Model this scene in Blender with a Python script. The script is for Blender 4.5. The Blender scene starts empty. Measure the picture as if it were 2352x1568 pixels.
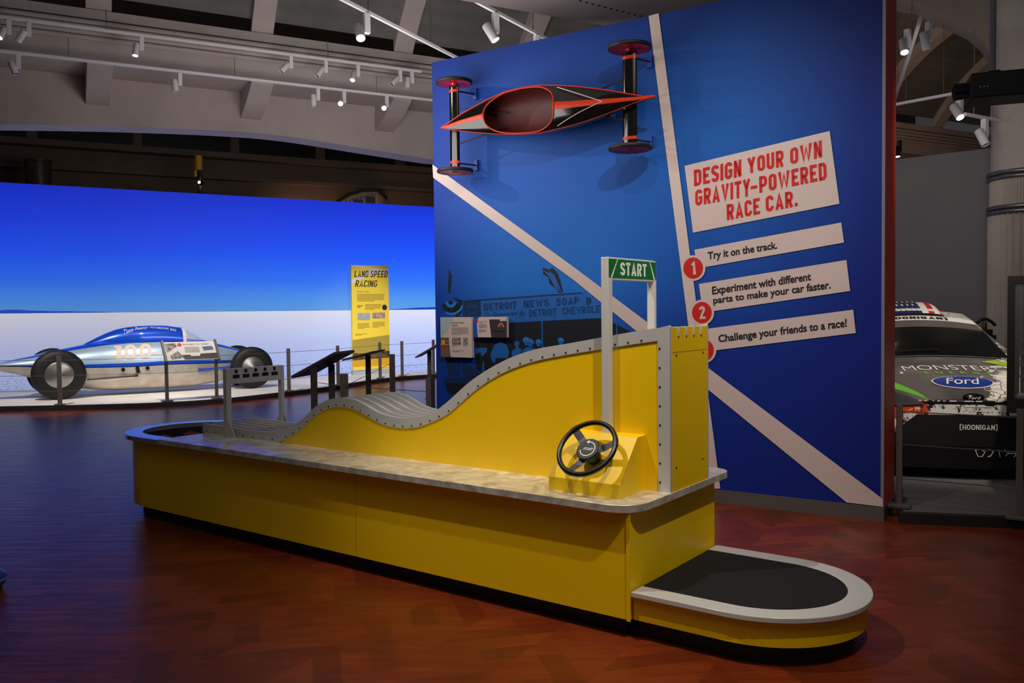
import bpy, math, random
import numpy as np
from mathutils import Vector, Matrix

random.seed(7)
S = bpy.context.scene
COL = S.collection

# ------------------------------------------------------------------ camera
IW, IH = 2352, 1568
F_PX, PITCH, ROLL, EYE = 1969.1, .0352, .011, 1.45
fwd = np.array([0, math.cos(PITCH), -math.sin(PITCH)])
rgt = np.array([1., 0, 0])
dwn = np.cross(fwd, rgt)
R2 = math.cos(ROLL) * rgt + math.sin(ROLL) * dwn
D2 = -math.sin(ROLL) * rgt + math.cos(ROLL) * dwn
cam = bpy.data.cameras.new('camera')
cam.sensor_width = 36
cam.lens = F_PX / IW * 36
cam.clip_end = 200
cam_o = bpy.data.objects.new('camera', cam)
cam_o.matrix_world = Matrix(((R2[0], -D2[0], -fwd[0], 0), (R2[1], -D2[1], -fwd[1], 0),
                             (R2[2], -D2[2], -fwd[2], EYE), (0, 0, 0, 1)))
COL.objects.link(cam_o)
S.camera = cam_o
CEN = np.array([0, 0, EYE])


class Frame:
    """A vertical working frame standing on the floor: u along, v across (away), z up."""
    def __init__(s, x, y, yaw):
        s.x, s.y, s.yaw = x, y, yaw
        s.O = np.array([x, y, 0.])
        s.U = np.array([math.cos(yaw), math.sin(yaw), 0])
        s.V = np.array([-math.sin(yaw), math.cos(yaw), 0])
    def w(s, u, v, z): return s.O + u * s.U + v * s.V + np.array([0, 0, z])
    def l(s, P):
        q = np.array(P) - s.O
        return np.array([q @ s.U, q @ s.V, q[2]])
    def on_v(s, x, y, v): return s.l(onpl(x, y, s.O + v * s.V, s.V))
    def on_u(s, x, y, u): return s.l(onpl(x, y, s.O + u * s.U, s.U))
    def on_z(s, x, y, z): return s.l(onz(x, y, z))


def ray(x, y): return (x - IW / 2) / F_PX * R2 + (y - IH / 2) / F_PX * D2 + fwd
def onpl(x, y, P, n):
    d = ray(x, y)
    return CEN + d * (np.dot(np.array(P) - CEN, n) / np.dot(d, n))
def onz(x, y, z):
    d = ray(x, y)
    return CEN + d * ((z - EYE) / d[2])
def atY(x, y, Y):
    d = ray(x, y)
    return CEN + d * (Y / d[1])


EX = Frame(.503, 3.7206, -.6415)      # race track exhibit
WL = Frame(2.4946, 5.7613, -.578)     # blue partition wall
BF = Frame(-7.17, 12.0, .4887)        # main ceiling beam

# ------------------------------------------------------------------ world, exposure, lights
S.view_settings.view_transform = 'Standard'
S.view_settings.look = 'None'
S.view_settings.exposure = 0.0
S.view_settings.gamma = 1
S.view_settings.use_curve_mapping = False
W = bpy.data.worlds.new('world')
S.world = W
W.use_nodes = True
bg = W.node_tree.nodes['Background']
bg.inputs[0].default_value = (.95, .93, 1, 1)
bg.inputs[1].default_value = .035


def spot(name, loc, target, watts, deg, blend=.5, col=(1, .92, .82), rad=.04):
    d = bpy.data.lights.new(name, 'SPOT')
    d.energy = watts
    d.spot_size = math.radians(deg)
    d.spot_blend = blend
    d.color = col
    d.shadow_soft_size = rad
    o = bpy.data.objects.new(name, d)
    o.location = loc
    v = Vector(target) - Vector(loc)
    o.rotation_euler = v.to_track_quat('-Z', 'Y').to_euler()
    COL.objects.link(o)
    return o


def area(name, loc, target, watts, sx, sy, col=(1, 1, 1)):
    d = bpy.data.lights.new(name, 'AREA')
    d.shape = 'RECTANGLE'
    d.size, d.size_y = sx, sy
    d.energy = watts
    d.color = col
    o = bpy.data.objects.new(name, d)
    o.location = loc
    v = Vector(target) - Vector(loc)
    o.rotation_euler = v.to_track_quat('-Z', 'Y').to_euler()
    COL.objects.link(o)
    return o


# two track spots aimed at the race track exhibit
spot('exhibit_spot_a', EX.w(-1.5, -1.3, 4.9), EX.w(-.5, .2, .8), 350, 44, .8, (1, .91, .78), .03)
spot('exhibit_spot_b', EX.w(1.85, -.98, 4.9), EX.w(-.35, .2, .8), 400, 42, .8, (1, .91, .78), .03)
spot('exhibit_spot_c', EX.w(-3.2, -.9, 5.0), EX.w(-2.6, .3, .7), 120, 40, .9, (1, .9, .78), .05)
# wall washers for the blue partition
spot('wall_spot_a', WL.w(-6.0, -2.6, 4.22), WL.w(-2.4, 0, 1.3), 190, 74, .9, (1, .9, .84), .04)
spot('wall_spot_b', WL.w(.6, -3.4, 4.7), WL.w(-2.0, 0, 1.0), 380, 62, .9, (1, .9, .84), .04)
spot('wall_spot_c', WL.w(-1.2, -3.2, 4.9), WL.w(-.7, 0, 1.2), 110, 60, .9, (1, .88, .80), .04)
# salt flat display
spot('lakester_spot_a', (-7.0, 11.0, 4.95), (-7.3, 14.2, .2), 900, 50, 1, (1, .93, .86), .05)
spot('lakester_spot_b', (-4.6, 12.2, 4.95), (-5.2, 15.2, .2), 900, 50, 1, (1, .93, .86), .05)
spot('lakester_spot_c', (-2.6, 14.2, 4.7), (-2.9, 18.0, .4), 900, 46, 1, (1, .93, .88), .05)
spot('banner_spot', (-1.6, 14.8, 4.7), (-3.2, 18.9, 1.5), 700, 26, .8, (1, .95, .86), .05)
# rally car display
spot('rally_spot_a', (2.9, 4.6, 4.4), (3.95, 7.6, .8), 520, 40, .8, (1, .9, .8), .05)
spot('rally_spot_b', (5.6, 6.0, 4.4), (4.2, 8.4, 1.0), 420, 46, .8, (1, .9, .8), .05)
# fill added without fixtures: brightens the ceiling, the far bays and the foreground
area('ceiling_fill_a', (-1.8, 10.2, 3.0), (-2.6, 14.2, 5.4), 66, 3, 1.2, (1, .92, .90))  # added area light, stands in for bounce up to the ceiling
area('ceiling_fill_b', (-.4, 9.6, 3.2), (-.2, 12.6, 6.6), 46, 3, 1.2, (1, .94, .88))
area('ceiling_fill_c', (-1.6, 6.6, 2.9), (.6, 8.2, 5.0), 44, 2, 1.2, (1, .92, .88))
area('bay_fill_a', (-5.5, 21.5, 3.6), (-5.5, 25.0, 4.2), 34, 6, .6, (1, .62, .36))  # warm fill added to brighten the bay behind the mural
area('bay_fill_b', (7.2, 15.5, 3.6), (8.2, 19.0, 6.5), 44, 3, 2, (1, .64, .38))  # warm fill added to brighten the ceiling at the right
area('screen_wall_fill', (4.6, 9.3, 3.2), (5.4, 12.6, 3.0), 20, 2, 1, (1, .9, .85))  # fill added to brighten the grey screen wall
area('hall_fill', (0, 1.5, 5.4), (.2, 4.2, 0), 44, 4, 3, (1, .90, .80))  # soft overhead fill, added with no fitting of its own

# ------------------------------------------------------------------ materials
def lin(c):
    c = c / 255.
    return c / 12.92 if c <= .04045 else ((c + .055) / 1.055) ** 2.4


def L(rgb): return (lin(rgb[0]), lin(rgb[1]), lin(rgb[2]), 1)


MATS = {}
def mat(name, rgb=(128, 128, 128), rough=.5, metal=0, emit=0, spec=.5, coat=0, alpha=1):
    if name in MATS: return MATS[name]
    m = bpy.data.materials.new(name)
    m.use_nodes = True
    b = m.node_tree.nodes['Principled BSDF']
    b.inputs['Base Color'].default_value = L(rgb)
    b.inputs['Roughness'].default_value = rough
    b.inputs['Metallic'].default_value = metal
    b.inputs['Specular IOR Level'].default_value = spec
    b.inputs['Coat Weight'].default_value = coat
    if emit:
        b.inputs['Emission Color'].default_value = L(rgb)
        b.inputs['Emission Strength'].default_value = emit
    MATS[name] = m
    return m


class NT:
    """small node helper on a material"""
    def __init__(s, m):
        s.t = m.node_tree
        s.b = s.t.nodes['Principled BSDF']
    def n(s, typ, **kw):
        o = s.t.nodes.new(typ)
        for k, v in kw.items():
            if k.startswith('i_'):
                key = k[2:].replace('_', ' ')
                o.inputs[int(key) if key.isdigit() else key].default_value = v
            else: setattr(o, k, v)
        return o
    def l(s, a, b): s.t.links.new(a, b)
    def coord(s, scale=(1, 1, 1), rot=(0, 0, 0), kind='Object'):
        tc = s.n('ShaderNodeTexCoord'); mp = s.n('ShaderNodeMapping')
        mp.inputs['Scale'].default_value = scale
        mp.inputs['Rotation'].default_value = rot
        s.l(tc.outputs[kind], mp.inputs[0])
        return mp.outputs[0]
    def noise(s, vec, scale, detail=3, rough=.5):
        o = s.n('ShaderNodeTexNoise'); s.l(vec, o.inputs['Vector'])
        o.inputs['Scale'].default_value = scale
        o.inputs['Detail'].default_value = detail
        o.inputs['Roughness'].default_value = rough
        return o.outputs['Fac']
    def ramp(s, fac, stops, interp='LINEAR'):
        o = s.n('ShaderNodeValToRGB'); s.l(fac, o.inputs[0])
        cr = o.color_ramp; cr.interpolation = interp
        while len(cr.elements) < len(stops): cr.elements.new(.5)
        for e, (p, c) in zip(cr.elements, stops):
            e.position = p; e.color = c
        return o.outputs[0]
    def bump(s, fac, strength, dist=.01):
        o = s.n('ShaderNodeBump'); o.inputs['Strength'].default_value = strength
        o.inputs['Distance'].default_value = dist
        s.l(fac, o.inputs['Height']); s.l(o.outputs[0], s.b.inputs['Normal'])
    def mix(s, fac, a, b, mode='MIX'):
        o = s.n('ShaderNodeMix', data_type='RGBA', blend_type=mode)
        for sock, v in ((o.inputs[0], fac), (o.inputs[6], a), (o.inputs[7], b)):
            if hasattr(v, 'links'): s.l(v, sock)
            else: sock.default_value = v
        return o.outputs[2]
    def math(s, op, a, b=0.):
        o = s.n('ShaderNodeMath', operation=op)
        for sock, v in ((o.inputs[0], a), (o.inputs[1], b)):
            if hasattr(v, 'links'): s.l(v, sock)
            else: sock.default_value = v
        return o.outputs[0]
    def sep(s, vec):
        o = s.n('ShaderNodeSeparateXYZ'); s.l(vec, o.inputs[0]); return o.outputs


def m_floor():
    m = mat('wood_floor', (90, 36, 14), .2); h = NT(m)
    def bricks(rot, sh):
        br = h.n('ShaderNodeTexBrick')
        h.l(h.coord((1, 1, 1), (0, 0, rot)), br.inputs['Vector'])
        br.inputs['Scale'].default_value = 1
        br.inputs['Brick Width'].default_value = .46
        br.inputs['Row Height'].default_value = .115
        br.inputs['Mortar Size'].default_value = .0
        br.inputs['Bias'].default_value = sh
        br.inputs['Color1'].default_value = (.22, .22, .22, 1)
        br.inputs['Color2'].default_value = (.78, .78, .78, 1)
        g = h.noise(h.coord((1.2, 9, 1), (0, 0, rot)), 2.4, 5, .62)
        return h.mix(.52, br.outputs['Color'], g)
    # herringbone: bands of blocks laid at right angles to their neighbours
    bx = h.sep(h.coord((1, 1, 1), (0, 0, .55)))[0]
    band = h.math('LESS_THAN', h.math('FRACT', h.math('MULTIPLY', bx, 1.35)), .5)
    f = h.mix(band, bricks(.55 + .785, 0), bricks(.55 - .785, .1))
    big = h.noise(h.coord((1, 1, 1)), .8, 4)
    f2 = h.mix(.42, f, big)
    c = h.ramp(f2, [(.3, L((68, 23, 9))), (.5, L((102, 39, 14))), (.72, L((140, 59, 23)))])
    h.l(c, h.b.inputs['Base Color'])
    rn = h.noise(h.coord((1, 5, 1), (0, 0, .2)), 3, 3)
    r = h.n('ShaderNodeMapRange'); h.l(rn, r.inputs[0])
    r.inputs[3].default_value = .24; r.inputs[4].default_value = .4
    h.l(r.outputs[0], h.b.inputs['Roughness'])
    h.bump(h.noise(h.coord((1, 6, 1), (0, 0, .1)), 2.5, 2), .09, .03)
    h.b.inputs['Specular IOR Level'].default_value = .38
    return m


def m_brushed():
    m = mat('swirled_aluminium', (190, 186, 176), .3, .5); h = NT(m)
    v = h.coord((1, 1, 1))
    n1 = h.noise(v, 9, 4, .6)
    n2 = h.n('ShaderNodeTexNoise'); h.l(v, n2.inputs['Vector'])
    n2.inputs['Scale'].default_value = 5; n2.inputs['Distortion'].default_value = 2.5; n2.inputs['Detail'].default_value = 4
    f = h.mix(.6, n1, n2.outputs['Fac'])
    h.l(h.ramp(f, [(.36, L((186, 182, 170))), (.6, L((250, 246, 234)))]), h.b.inputs['Base Color'])
    r = h.n('ShaderNodeMapRange'); h.l(f, r.inputs[0])
    r.inputs[3].default_value = .2; r.inputs[4].default_value = .42
    h.l(r.outputs[0], h.b.inputs['Roughness'])
    h.bump(f, .3, .01)
    return m


def m_mural():
    # backlit fabric mural: blue sky over a pale salt flat, speckled towards the bottom
    m = bpy.data.materials.new('backlit_salt_flat_mural'); m.use_nodes = True
    h = NT(m)
    g = h.coord((1, 1, 1))
    x, y, z = h.sep(g)[0:3]
    HZ = 1.512
    # sky
    zf = h.n('ShaderNodeMapRange'); h.l(z, zf.inputs[0])
    zf.inputs[1].default_value = HZ; zf.inputs[2].default_value = 4.0
    sky = h.ramp(zf.outputs[0], [(0, L((92, 160, 230))), (.1, L((78, 150, 240))), (.26, L((46, 118, 252))), (.48, L((28, 88, 254))),
                                 (.74, L((22, 66, 236))), (1, L((16, 48, 212)))])
    # the sky colour gets darker towards its left end
    xf = h.n('ShaderNodeMapRange'); h.l(x, xf.inputs[0])
    xf.inputs[1].default_value = -2.5; xf.inputs[2].default_value = 4.0
    sky = h.mix(xf.outputs[0], h.mix(1., sky, (.7, .66, .72, 1), 'MULTIPLY'), sky)
    # salt
    gf = h.n('ShaderNodeMapRange'); h.l(z, gf.inputs[0])
    gf.inputs[1].default_value = 0.1; gf.inputs[2].default_value = HZ
    salt = h.ramp(gf.outputs[0], [(0, L((166, 186, 246))), (.5, L((186, 200, 250))), (1, L((222, 226, 252)))])
    salt = h.mix(xf.outputs[0], h.mix(1., salt, (.72, .68, .62, 1), 'MULTIPLY'), salt)
    sp = h.noise(h.coord((9, 1, 30)), 1.6, 4, .75)
    th = h.n('ShaderNodeMapRange'); h.l(gf.outputs[0], th.inputs[0])
    th.inputs[1].default_value = 0; th.inputs[2].default_value = .8
    th.inputs[3].default_value = .44; th.inputs[4].default_value = .28
    lt = h.math('LESS_THAN', sp, th.outputs[0])
    spk = h.math('MULTIPLY', lt, .78)
    salt = h.mix(spk, salt, L((84, 86, 118)))
    up = h.math('GREATER_THAN', z, HZ)
    # far mountains along the horizon
    hz = h.noise(h.coord((1, 1, .0)), .9, 6, .6)
    hx = h.n('ShaderNodeMapRange'); h.l(x, hx.inputs[0])
    hx.inputs[1].default_value = 3.1; hx.inputs[2].default_value = 4.6
    hx2 = h.n('ShaderNodeMapRange'); h.l(x, hx2.inputs[0])
    hx2.inputs[1].default_value = -2.4; hx2.inputs[2].default_value = -4.2
    hm = h.math('ADD', h.math('MULTIPLY', h.math('MAXIMUM', hx.outputs[0], hx2.outputs[0]), .12), .008)
    ridge = h.math('ADD', h.math('MULTIPLY', hz, hm), HZ)
    mtn = h.math('LESS_THAN', z, ridge)
    sky = h.mix(mtn, sky, L((24, 66, 176)))
    col = h.mix(up, salt, sky)
    h.b.inputs['Base Color'].default_value = (.02, .02, .02, 1)
    h.b.inputs['Roughness'].default_value = .6
    h.l(col, h.b.inputs['Emission Color'])
    h.b.inputs['Emission Strength'].default_value = 1.0
    return m


def m_blue_print():
    # printed blue ground of the partition: paler photo sky around the middle left, navy at the right and foot
    m = mat('blue_wall_print', (20, 70, 170), .6, 0, 0, .25); h = NT(m)
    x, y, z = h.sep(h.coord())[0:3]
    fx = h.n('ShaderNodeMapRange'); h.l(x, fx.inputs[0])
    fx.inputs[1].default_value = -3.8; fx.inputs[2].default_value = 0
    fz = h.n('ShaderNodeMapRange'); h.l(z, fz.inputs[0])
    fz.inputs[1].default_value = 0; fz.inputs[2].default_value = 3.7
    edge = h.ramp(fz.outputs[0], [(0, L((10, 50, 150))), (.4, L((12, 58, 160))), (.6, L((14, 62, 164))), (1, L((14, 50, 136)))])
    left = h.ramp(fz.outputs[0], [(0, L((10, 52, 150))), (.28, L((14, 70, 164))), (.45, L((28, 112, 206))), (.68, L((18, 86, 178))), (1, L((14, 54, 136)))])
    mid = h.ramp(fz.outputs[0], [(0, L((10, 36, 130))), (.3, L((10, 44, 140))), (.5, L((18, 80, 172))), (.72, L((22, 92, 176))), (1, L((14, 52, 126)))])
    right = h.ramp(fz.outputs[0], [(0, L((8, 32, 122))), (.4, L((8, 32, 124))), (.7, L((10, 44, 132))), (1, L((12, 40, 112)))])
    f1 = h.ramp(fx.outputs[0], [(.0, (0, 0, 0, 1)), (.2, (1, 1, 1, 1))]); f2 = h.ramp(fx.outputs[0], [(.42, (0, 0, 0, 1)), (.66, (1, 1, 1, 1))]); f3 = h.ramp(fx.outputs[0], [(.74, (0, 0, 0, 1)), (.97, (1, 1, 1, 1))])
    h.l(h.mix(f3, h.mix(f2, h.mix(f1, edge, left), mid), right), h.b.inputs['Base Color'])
    return m


def m_concrete(name, a, b, rough=.8, scale=1.5, bump=.05):
    m = mat(name, a, rough); h = NT(m)
    f = h.noise(h.coord(), scale, 5, .6)
    h.l(h.ramp(f, [(.3, L(a)), (.7, L(b))]), h.b.inputs['Base Color'])
    h.bump(h.noise(h.coord(), 18, 3), bump, .01)
    return m


def m_vault():
    m = mat('board_marked_vault', (120, 118, 116), .8); h = NT(m)
    f = h.noise(h.coord((1, 1, 1), (0, 0, -.4887)), 1.1, 4)
    w = h.n('ShaderNodeTexWave', wave_type='BANDS', bands_direction='Y')
    h.l(h.coord((1, 1, 1), (0, 0, 0)), w.inputs['Vector'])
    w.inputs['Scale'].default_value = 1.6; w.inputs['Distortion'].default_value = .6
    c = h.ramp(f, [(.3, L((96, 94, 92))), (.7, L((122, 120, 116)))])
    h.l(h.mix(.12, c, w.outputs['Color'], 'MULTIPLY'), h.b.inputs['Base Color'])
    return m


def m_carpaint():
    # dark metallic wrap giving way to white with crazed black cracks on the +x side
    m = mat('cracked_wrap_paint', (40, 38, 38), .3, 0, 0, .5, .4); h = NT(m)
    c = h.coord()
    x = h.sep(c)[0]; z = h.sep(c)[2]
    n = h.noise(c, 7, 5, .7)
    yy = h.sep(c)[1]
    nn = h.math('MULTIPLY', h.math('SUBTRACT', n, .5), 1.5)
    e = h.math('ADD', h.math('SUBTRACT', h.math('MULTIPLY', x, 1.5), h.math('MULTIPLY', yy, .62)), nn)
    roof = h.math('MULTIPLY', h.math('GREATER_THAN', z, 1.22), h.math('GREATER_THAN', h.math('ADD', h.math('MULTIPLY', x, 1.6), nn), .45))
    white = h.math('MAXIMUM', h.math('GREATER_THAN', e, .22), roof)
    vo = h.n('ShaderNodeTexVoronoi', feature='DISTANCE_TO_EDGE'); h.l(c, vo.inputs['Vector']); vo.inputs['Scale'].default_value = 9
    crack = h.math('LESS_THAN', vo.outputs['Distance'], .025)
    wc = h.mix(crack, L((226, 222, 212)), L((70, 66, 62)))
    dk = h.ramp(h.noise(c, 2.2, 3), [(.3, L((58, 54, 54))), (.7, L((112, 104, 102)))])
    h.l(h.mix(white, dk, wc), h.b.inputs['Base Color'])
    return m


def m_bumperpaint():
    m = mat('splattered_bumper_paint', (220, 215, 205), .35, 0, 0, .5, .3); h = NT(m)
    c = h.coord(); x = h.sep(c)[0]
    n = h.noise(c, 8, 5, .75)
    n2 = h.noise(h.coord((1, 1, 1), (1, 2, 3)), 7, 5, .7)
    wht = h.mix(h.math('GREATER_THAN', n, .53), L((226, 222, 214)), L((38, 36, 36)))
    xr = h.n('ShaderNodeMapRange'); h.l(x, xr.inputs[0])
    xr.inputs[1].default_value = -.16; xr.inputs[2].default_value = -.36
    orange = h.math('LESS_THAN', n2, h.math('MULTIPLY', xr.outputs[0], .505))
    h.l(h.mix(orange, wht, L((214, 76, 34))), h.b.inputs['Base Color'])
    return m


def m_photo(name, a, b, scale=40):
    m = mat(name, a, .5); h = NT(m)
    f = h.noise(h.coord(), scale, 4, .7)
    h.l(h.ramp(f, [(.4, L(a)), (.6, L(b))]), h.b.inputs['Base Color'])
    return m


FLOOR = m_floor()
ALU = m_brushed()
YEL = mat('yellow_laminate', (244, 200, 4), .38)
YELD = YEL
GREY = mat('grey_painted_trim', (186, 184, 182), .42)
RIMG = mat('pale_grey_solid_surface', (196, 194, 190), .22)
BLACK = mat('black_toe_kick', (12, 11, 11), .6)
MAT_RUB = mat('black_rubber_mat', (22, 21, 22), .85, 0, 0, .3)
DARKMET = mat('bronze_grey_metal', (104, 96, 92), .45, .3)
WHT = mat('white_print', (208, 190, 184), .55)
WHT2 = mat('white_paint', (225, 222, 220), .5)
RED = mat('red_print', (200, 26, 16), .5)
REDSTRIP = mat('red_edge_strip', (214, 50, 34), .5)
INK = mat('black_ink', (24, 22, 22), .6)
GREYTXT = mat('grey_ink', (120, 112, 108), .6)
GREEN = mat('green_print', (14, 104, 44), .5)
CHROME = mat('polished_chrome', (220, 220, 220), .15, 1)
BLKPL = mat('black_plastic', (20, 20, 22), .32)
STEEL = mat('steel_cable', (150, 146, 142), .35, .9)
LAMPW = mat('white_lamp_housing', (225, 222, 224), .5)
LENS = mat('lit_lamp_lens', (255, 246, 226), .4, 0, 14)
BLACKH = mat('black_lamp_housing', (16, 15, 15), .5)
CONC = m_concrete('painted_concrete', (170, 160, 156), (186, 176, 172), .8)
CONCD = m_concrete('brown_painted_concrete', (96, 80, 66), (112, 92, 76), .85)
VAULT = m_vault()

# ------------------------------------------------------------------ mesh helpers
class MB:
    def __init__(s): s.v = []; s.f = []; s.m = []; s.cur = 0
    def add(s, vs, fs):
        o = len(s.v)
        s.v += [tuple(map(float, p)) for p in vs]
        for f in fs:
            s.f.append([i + o for i in f]); s.m.append(s.cur)
        return s
    def box(s, x0, x1, y0, y1, z0, z1):
        vs = [(x, y, z) for z in (z0, z1) for y in (y0, y1) for x in (x0, x1)]
        return s.add(vs, [(0, 2, 3, 1), (4, 5, 7, 6), (0, 1, 5, 4), (2, 6, 7, 3), (0, 4, 6, 2), (1, 3, 7, 5)])
    def poly(s, pts): return s.add(pts, [list(range(len(pts)))])
    def prism(s, pts, d):
        n = len(pts); d = np.array(d, float)
        vs = [np.array(p, float) for p in pts]; vs = vs + [p + d for p in vs]
        fs = [list(range(n))[::-1], list(range(n, 2 * n))] + [[i, (i + 1) % n, n + (i + 1) % n, n + i] for i in range(n)]
        return s.add(vs, fs)
    def loft(s, secs, closed=True, caps=True):
        n = len(secs[0]); vs = [p for sec in secs for p in sec]; fs = []
        for i in range(len(secs) - 1):
            for j in range(n if closed else n - 1):
                a = i * n + j; b = i * n + (j + 1) % n
                fs.append([a, b, b + n, a + n])
        if caps and closed:
            fs.append(list(range(n))[::-1]); fs.append([(len(secs) - 1) * n + j for j in range(n)])
        return s.add(vs, fs)
    def tube(s, pts, r, n=10, caps=True, closed=False):
        P = [np.array(p, float) for p in pts]; secs = []
        k = len(P); prev = None
        for i in range(k):
            if closed: t = P[(i + 1) % k] - P[i - 1]
            else: t = P[min(i + 1, k - 1)] - P[max(i - 1, 0)]
            t = t / (np.linalg.norm(t) + 1e-12)
            if prev is None:
                a = np.array([0, 0, 1.]) if abs(t[2]) < .9 else np.array([1., 0, 0])
            else: a = prev
            a = a - t * (a @ t); a /= np.linalg.norm(a); prev = a
            b = np.cross(t, a); rr = r[i] if hasattr(r, '__len__') else r
            secs.append([P[i] + rr * (math.cos(q) * a + math.sin(q) * b) for q in np.linspace(0, 2 * math.pi, n, endpoint=False)])
        if closed:
            secs.append(secs[0]); return s.loft(secs, True, False)
        return s.loft(secs, True, caps)
    def lathe(s, prof, c, ax, n=28, caps=True):
        """prof: (radius, distance along axis)"""
        c = np.array(c, float); ax = np.array(ax, float); ax /= np.linalg.norm(ax)
        a = np.array([0, 0, 1.]) if abs(ax[2]) < .9 else np.array([1., 0, 0])
        a = a - ax * (a @ ax); a /= np.linalg.norm(a); b = np.cross(ax, a)
        secs = [[c + ax * h + r * (math.cos(q) * a + math.sin(q) * b) for q in np.linspace(0, 2 * math.pi, n, endpoint=False)] for r, h in prof]
        return s.loft(secs, True, caps)
    def build(s, name, m, parent=None, smooth=None, bevel=0, loc=None):
        me = bpy.data.meshes.new(name)
        me.from_pydata(s.v, [], s.f)
        for x in (m if isinstance(m, (list, tuple)) else [m]): me.materials.append(x)
        for p, k in zip(me.polygons, s.m): p.material_index = k
        me.validate()
        if len(s.v) < 60000:
            import bmesh
            b = bmesh.new(); b.from_mesh(me)
            if smooth is not None: bmesh.ops.remove_doubles(b, verts=b.verts, dist=1e-5)
            bmesh.ops.recalc_face_normals(b, faces=b.faces)
            b.to_mesh(me); b.free()
        if smooth is not None:
            for p in me.polygons: p.use_smooth = True
            me.set_sharp_from_angle(angle=math.radians(smooth))
        o = bpy.data.objects.new(name, me)
        COL.objects.link(o)
        if parent is not None: o.parent = parent
        if loc is not None: o.location = loc
        if bevel:
            bm = o.modifiers.new('bevel', 'BEVEL'); bm.width = bevel; bm.segments = 2; bm.limit_method = 'ANGLE'
        return o


def thing(name, label, cat, loc=(0, 0, 0), rz=0, group=None):
    o = bpy.data.objects.new(name, None)
    o.empty_display_size = .1
    o.location = tuple(map(float, loc)); o.rotation_euler = (0, 0, rz)
    COL.objects.link(o)
    o['label'] = label; o['category'] = cat
    if group: o['group'] = group
    return o


def tag(o, label, cat, group=None):
    o['label'] = label; o['category'] = cat
    if group: o['group'] = group
    return o


def struct(o): o['kind'] = 'structure'; return o


_TXT = {}
def text_geo(s, bold=0, shear=0):
    """outline of a word as flat faces, normalised to its own box 0..1"""
    key = (s, bold, shear)
    if key in _TXT: return _TXT[key]
    c = bpy.data.curves.new('t', 'FONT')
    c.body = s; c.size = 1; c.offset = bold; c.shear = shear; c.resolution_u = 4
    c.fill_mode = 'FRONT'
    o = bpy.data.objects.new('t', c); COL.objects.link(o)
    dg = bpy.context.evaluated_depsgraph_get(); dg.update()
    me = bpy.data.meshes.new_from_object(o.evaluated_get(dg))
    V = np.array([v.co[:2] for v in me.vertices]); Fc = [list(p.vertices) for p in me.polygons]
    bpy.data.objects.remove(o); bpy.data.curves.remove(c); bpy.data.meshes.remove(me)
    lo, hi = V.min(0), V.max(0)
    V = (V - lo) / (hi - lo)
    _TXT[key] = (V, Fc)
    return _TXT[key]


def _arc(cx, cy, rx, ry, a0, a1, n=7):
    return [(cx + rx * math.cos(t), cy + ry * math.sin(t)) for t in np.linspace(math.radians(a0), math.radians(a1), n)]


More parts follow.
